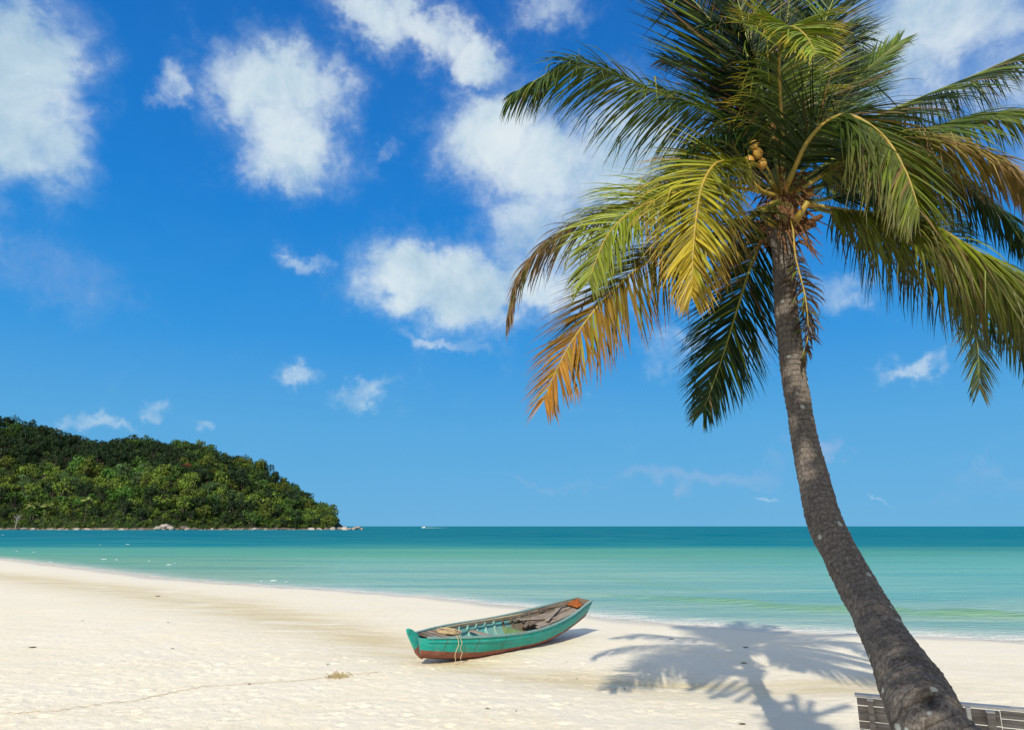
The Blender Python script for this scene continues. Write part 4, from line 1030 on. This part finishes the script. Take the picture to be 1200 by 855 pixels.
# trees one can pick out
def single(px, dy, kind, sc_, lab, zoff=0, name='hill_tree', base=None):
    y = 690+dy; x = (px-600)/F*y/cp*.985; x = (px-600)/F*(y*cp+10*sp)
    yf = float(hill_front(np.array(x))); y = max(y, yf+4); z = float(hill_z(np.array(x), np.array(y)))
    o = bpy.data.objects.new(name, proto(kind, 7)); COL.objects.link(o); o.location = (x, y, z-3.5*sc_[2]+zoff); o.scale = sc_; tag(o, lab, 'tree', None); return o
single(386, 22, 'olive', (1.9,1.7,1.75), 'large dark olive tree standing alone at the right tip of the headland')
single(145, 20, 'bright', (2.3,1.9,1.7), 'largest vivid green tree low in the middle of the headland')
single(212, 75, 'red', (.9,.9,.8), 'single reddish brown tree half way up the headland', 3)
single(240, 18, 'olive', (1.9,1.6,1.5), 'broad olive tree at the waterline right of the pale boulders')
# far coconut palms
def far_palm(px, ht, lab, seed, lean=0):
    r_ = random.Random(seed); y = 694.0; x = (px-600)/F*(y*cp+8*sp); y = float(hill_front(np.array(x)))+4; z = float(hill_z(np.array(x), np.array(y)))
    e_ = empty('distant_palm', (x, y, z)); mb = MB(); mb.tube([(0,0,-1),(lean*.3,0,ht*.5),(lean,0,ht)], [.38,.3,.26], 6); mb.build('trunk', M_WOOD, e_)
    mb = MB()
    for k in range(15):
        a = k/15*6.283+r_.uniform(-.2,.2); el0 = r_.uniform(.1, 1.2); p = Vector((lean, 0, ht)); d = Vector((math.cos(a)*math.cos(el0), math.sin(a)*math.cos(el0), math.sin(el0))); l = 7.4; pp = [p]
        for j in range(6): p = p+d*l/6; pp.append(p); d = (d+Vector((0,0,-.26))).normalized()
        for j in range(6):
            s_ = d.cross(Vector((0,0,1))).normalized(); w = (.5,1.1,1.3,1.2,.9,.4,.1)
            q0, q1 = pp[j], pp[j+1]; dn = Vector((0,0,-1)); cc = tuple(v_*r_.uniform(.8,1.2) for v_ in (.30,.32,.09))
            for sg in (-1, 1): mb.add([q0, q1, q1+s_*sg*w[j+1]+dn*w[j+1]*.6, q0+s_*sg*w[j]+dn*w[j]*.6], [(0,1,2,3)], 0, cc)
    mb.build('crown', M_TREE, e_); tag(e_, lab, 'palm tree')
far_palm(29, 19, 'left of the two distant coconut palms at the foot of the headland', 1, 1.0)
far_palm(53, 18, 'right of the two distant coconut palms at the foot of the headland, leaning slightly', 2, 2.5)
far_palm(101, 24, 'lone distant palm half hidden by bushes right of the pair', 3, .5)
# bare grey tree
e_ = empty('bare_tree'); y = 702.0; x = (20-600)/F*(y*cp+10*sp); z = float(hill_z(np.array(x), np.array(y))); e_.location = (x, y, z); mb = MB(); r_ = random.Random(12)
mb.tube([(0,0,-1),(.5,0,9),(1.0,0,16)], [.5,.38,.2], 6); mb.build('trunk', simple_mat('bleached bark', (.22,.21,.2), (.34,.33,.31), 3, .9, .1), e_)
mb = MB()
for k in range(34):
    a = r_.uniform(0, 6.28); z0 = r_.uniform(9, 16); l = r_.uniform(3, 6); d = Vector((math.cos(a), math.sin(a), r_.uniform(.3,1.1))).normalized(); p = Vector((.06*z0,0,z0)); mb.tube([p, p+d*l*.5, p+d*l+Vector((0,0,.6))], [.16,.11,.05], 4)
mb.build('branches', bpy.data.materials['bleached bark'], e_); tag(e_, 'bare grey leafless tree among the woods at the left edge of the headland', 'tree')
# shore rocks
M_ROCK = simple_mat('pale granite', (.28,.24,.21), (.42,.38,.34), .5, .9, .2, .5, .2, c3=(.2,.17,.15))
M_ROCKD = simple_mat('dark wet granite', (.09,.075,.065), (.18,.15,.13), .5, .8, .2, .5, .2)
rp = []
for k in range(5):
    r_ = random.Random(100+k); mb = MB(); mb.blob((0,0,0), 1, 10, 7, .20, r_, scale=(1.25,1,.72)); o = mb.build('shore_rock', M_ROCK); rp.append(o.data); bpy.data.objects.remove(o)
rpd = []
for me in rp: m2 = me.copy(); m2.materials[0] = M_ROCKD; rpd.append(m2)
def rock(px, r, up, lab, dark=False, dy=-1.0, grp='rocks along the foot of the headland'):
    r_ = random.Random(int(px*13)); y = 690.; x = (px-600)/F*(y*cp)
    y = float(hill_front(np.array(x)))+dy; x = (px-600)/F*(y*cp); o = bpy.data.objects.new('shore_rock', r_.choice(rpd if dark else rp)); COL.objects.link(o)
    o.location = (x, y, SEA+up+r*.25); o.rotation_euler = (r_.uniform(-.2,.2), r_.uniform(-.2,.2), r_.uniform(0,6.28)); o.scale = (r*r_.uniform(.9,1.5), r, r*r_.uniform(.7,1.1)); tag(o, lab, 'rock', grp)
PR = 'pale boulder in the row of rocks along the headland waterline'; DR = 'dark boulder in the row of rocks along the headland waterline'
r_ = random.Random(55); px = -8
while px < 405:
    rock(px, r_.choice((.7,.9,1.1,1.4,1.9,2.4)), -.2, PR if r_.random() < .45 else DR, False); px += r_.choice((1.5,2,3,5,8,13))
for o in [o for o in bpy.data.objects if o.name.startswith('shore_rock')]:
    if o['label'] == DR: o.data = r_.choice(rpd)
rock(193, 4.2, 2.2, 'tallest pale pinkish boulder stacked at the middle of the headland shore', False, 3)
rock(199, 3.6, 1.2, 'pale boulder leaning against the right of the tallest one', False, 1)
rock(187, 3.0, .6, 'pale boulder leaning against the left of the tallest one', False, 0)
rock(216, 3.0, 1.0, 'rounded grey boulder just right of the tall boulder stack', True, 1)
for px_, r0, up_ in ((398,2.2,.3),(404,2.6,.4),(410,2.0,.2),(416,2.8,.6),(420,2.0,1.6),(424,1.8,.2),(390,2.4,.4)):
    rock(px_, r0, up_, 'low pale rock on the spit at the right tip of the headland', False, 4, 'rocks on the spit at the headland tip')

# ------------------------------------------------------------------ distant motor boat with wake
M_WH = simple_mat('white boat paint', (.8,.8,.8), (.85,.85,.84), 1, .4, .4, 0, .01); M_GL = simple_mat('dark boat glass', (.03,.04,.05), (.05,.06,.07), 1, .2, .5, 0, .01)
mo = empty('motor_boat', (PZ(497, 618.2, SEA).x, PZ(497, 618.2, SEA).y, SEA), (0,0,R(172)))
mb = MB(); vs = []; fs = []
for i in range(9):
    f = i/8; x = -4.5+10*f; b = 1.5*(1-max(0, (f-.45)/.55)**2); zt_ = 1.1+.7*f**2
    vs += [(x, -b, zt_), (x, -b*.75, .1), (x, 0, -.4+.5*max(0, f-.8)*4), (x, b*.75, .1), (x, b, zt_)]
for i in range(8):
    for j in range(4): fs.append((i*5+j, (i+1)*5+j, (i+1)*5+j+1, i*5+j+1))
    fs.append((i*5+4, (i+1)*5+4, (i+1)*5, i*5))
fs.append((0,1,2,3,4)); mb.add(vs, fs); mb.build('hull', M_WH, mo)
mb = MB(); mb.box((-.3,0,1.9),(3.4,2.0,1.5)); cb_ = mb.build('cabin', M_WH, mo, bevel=.15); mb = MB(); mb.box((-.3,0,2.05),(3.45,2.05,.55)); mb.build('window', M_GL, cb_)
mb = MB(); mb.box((-.4,0,2.75),(3.9,2.3,.15)); mb.tube([(-1,0,2.8),(-1.1,0,5.6)],[.12,.08],6); mb.build('roof', M_WH, mo, bevel=.03)
tag(mo, 'tiny white motor boat far out near the horizon', 'boat')
m_foam = simple_mat('sea foam', (.42,.58,.54), (.62,.70,.67), 4, .9, .2, .5, .02)
mb = MB(); vs = []; fs = []; c0 = Vector(mo.location); r_ = random.Random(3)
for i in range(25):
    f = i/24; x = 6+46*f; w = (.6+2.4*f)*(1-f*.3); vs += [(c0.x+x, c0.y-w+r_.uniform(-.3,.3), SEA+.05), (c0.x+x, c0.y+r_.uniform(-.3,.3), SEA+.42*(1-f)+.12), (c0.x+x, c0.y+w, SEA+.05)]
for i in range(24):
    for j in range(2): fs.append((i*3+j, (i+1)*3+j, (i+1)*3+j+1, i*3+j+1))
mb.add(vs, fs); o = mb.build('wake', m_foam); tag(o, 'white wake trailing right of the distant motor boat', 'wake', kind='stuff')
# small breaking wave caps on the left
mb = MB(); r_ = random.Random(14)
for (px, py, wpx) in ((150,637.8,9),(122,655.5,14),(137,656,7),(198,662,11),(205,660.5,5),(175,657.5,6),(117,638.5,3),(3,626.5,5),(40,647,6),(20,646,5),(320,681,16),(335,682.5,10),(307,682,6),(60,659,10)):
    c_ = PZ(px, py, SEA); w = wpx/F*c_.y*.26; n = 14
    for kk in range(5):
        cx = c_.x+r_.uniform(-.5,.5)*w; cy = c_.y+r_.uniform(-.25,.25)*w; ww = w*r_.uniform(.3,.75); d_ = max(.16, ww*.22); vs = []; fs = []
        for i in range(n+1):
            f = i/n-.5; tp_ = math.sqrt(max(0, 1-4*f*f)); yo = .25*ww*math.sin(f*5)
            vs += [(cx+f*2*ww, cy+yo-d_*tp_*r_.uniform(.6,1.2), SEA+.03), (cx+f*2*ww, cy+yo, SEA+.04+.06*tp_*r_.uniform(.5,1.2)), (cx+f*2*ww, cy+yo+d_*tp_*r_.uniform(.6,1.2), SEA+.03)]
        for i in range(n):
            for j in range(2): fs.append((i*3+j, (i+1)*3+j, (i+1)*3+j+1, i*3+j+1))
        mb.add(vs, fs)
o = mb.build('breaking_foam', m_foam); tag(o, 'small white breaking wave caps near the shore on the left', 'foam', kind='stuff')

# ------------------------------------------------------------------ an unseen shade tree behind the viewer, its crown shaped to shadow the trunk and fence
def shade_tree(lab, seed):
    r_ = random.Random(seed); e_ = empty('beach_tree', (1.0, -3.2, 0)); o_ = e_.location
    spec = [((3.5,4.6,.9), 9.8, .9, 0), ((3.42,5.3,1.7), 10.2, .85, 0), ((3.30,6.0,2.5), 10.4, .75, 0), ((3.26,6.3,2.8), 10.2, .50, 0), ((3.18,6.7,3.25), 10.2, .48, 0), ((2.95,7.65,5.0), 9.6, .42, 450), ((2.95,7.85,5.7), 9.2, .40, 450)]
    mb = MB(); cs = []
    for (tg, td, rr_, n) in spec: cs.append((Vector(tg)-SUN_TRAVEL*td-o_, rr_, n))
    mb.tube([(0,0,-.2),(cs[0][0].x*.3,cs[0][0].y*.2,3.0),tuple(cs[0][0])]+[tuple(c_[0]) for c_ in cs[2:]], [.17,.13,.09]+[.06,.05,.04,.03,.02], 9)
    for c_, rr_, n in cs:
        for k in range(7):
            d = Vector((r_.gauss(0,1), r_.gauss(0,1), r_.gauss(0,1))).normalized(); mb.tube([c_, c_+d*rr_*.5, c_+d*rr_], [.03,.02,.008], 5)
    mb.build('trunk', M_WOOD, e_, True)
    mb = MB()
    line = [c_ for c_, rr_, n in cs[:5]]
    for k in range(9000):
        f = r_.random()**.9*3.999; i = int(f); p = line[i].lerp(line[i+1], f-i); sg = .42-.07*f
        p = p+Vector((r_.gauss(0,sg), r_.gauss(0,sg), r_.gauss(0,sg*.8))); n_ = Vector((r_.gauss(0,1), r_.gauss(0,1), r_.gauss(.6,1))).normalized(); a = n_.orthogonal().normalized(); b = n_.cross(a); th_ = r_.uniform(0,6.28)
        u_ = a*math.cos(th_)+b*math.sin(th_); w_ = n_.cross(u_); l_ = r_.uniform(.09,.19); v_ = r_.uniform(.7,1.3)
        mb.add([p-u_*l_*.5, p-w_*l_*.3, p+u_*l_*.5, p+w_*l_*.3], [(0,1,2,3)], 0, (.05*v_,.09*v_,.02*v_))
    for c_, rr_, n in cs[5:]: crown_mesh(mb, c_, rr_*1.15, rr_*1.2, n, .20, r_, (.05,.09,.02), 8, 1.0)
    cen = Vector((3.04,7.15,3.92))-SUN_TRAVEL*9.9-o_; rt = SUN_TRAVEL.cross(Vector((0,0,1))).normalized(); up = rt.cross(SUN_TRAVEL).normalized()
    dd_ = (rt*.55+up*.83).normalized(); pp_ = (rt*.83-up*.55).normalized()
    dd0 = dd_.copy(); pp0 = pp_.copy()
    for k in range(-5, 6):  # blades added across the sun's path to stripe the light on the trunk
        an = r_.gauss(0,.32); dd_ = dd0*math.cos(an)+pp0*math.sin(an); pp_ = pp0*math.cos(an)-dd0*math.sin(an)
        j = r_.uniform(-.012, .012); a = cen+pp0*(k*.21+j*4)-dd_*r_.uniform(.45,.75); b = cen+pp0*(k*.21+j*4)+dd_*r_.uniform(.45,.75); w_ = r_.uniform(.055,.075)
        m_ = (a+b)/2+SUN_TRAVEL*.03; mb.add([a, m_-pp_*w_, b, m_+pp_*w_], [(0,1,2,3)], 0, (.05,.09,.02))
        mb.add([a+dd_*.1-pp_*w_, m_-pp_*w_*1.1, m_+pp_*w_*1.1, a+dd_*.1+pp_*w_], [(0,1,2,3)], 0, (.05,.09,.02))
        mb.add([b-dd_*.1-pp_*w_, b-dd_*.1+pp_*w_, m_+pp_*w_*1.1, m_-pp_*w_*1.1], [(0,1,2,3)], 0, (.05,.09,.02))
    mb.build('crown', M_TREE, e_); tag(e_, lab, 'tree')
shade_tree('unseen slender leafy tree behind the viewer, its crown shaped to shade the palm trunk', 5)
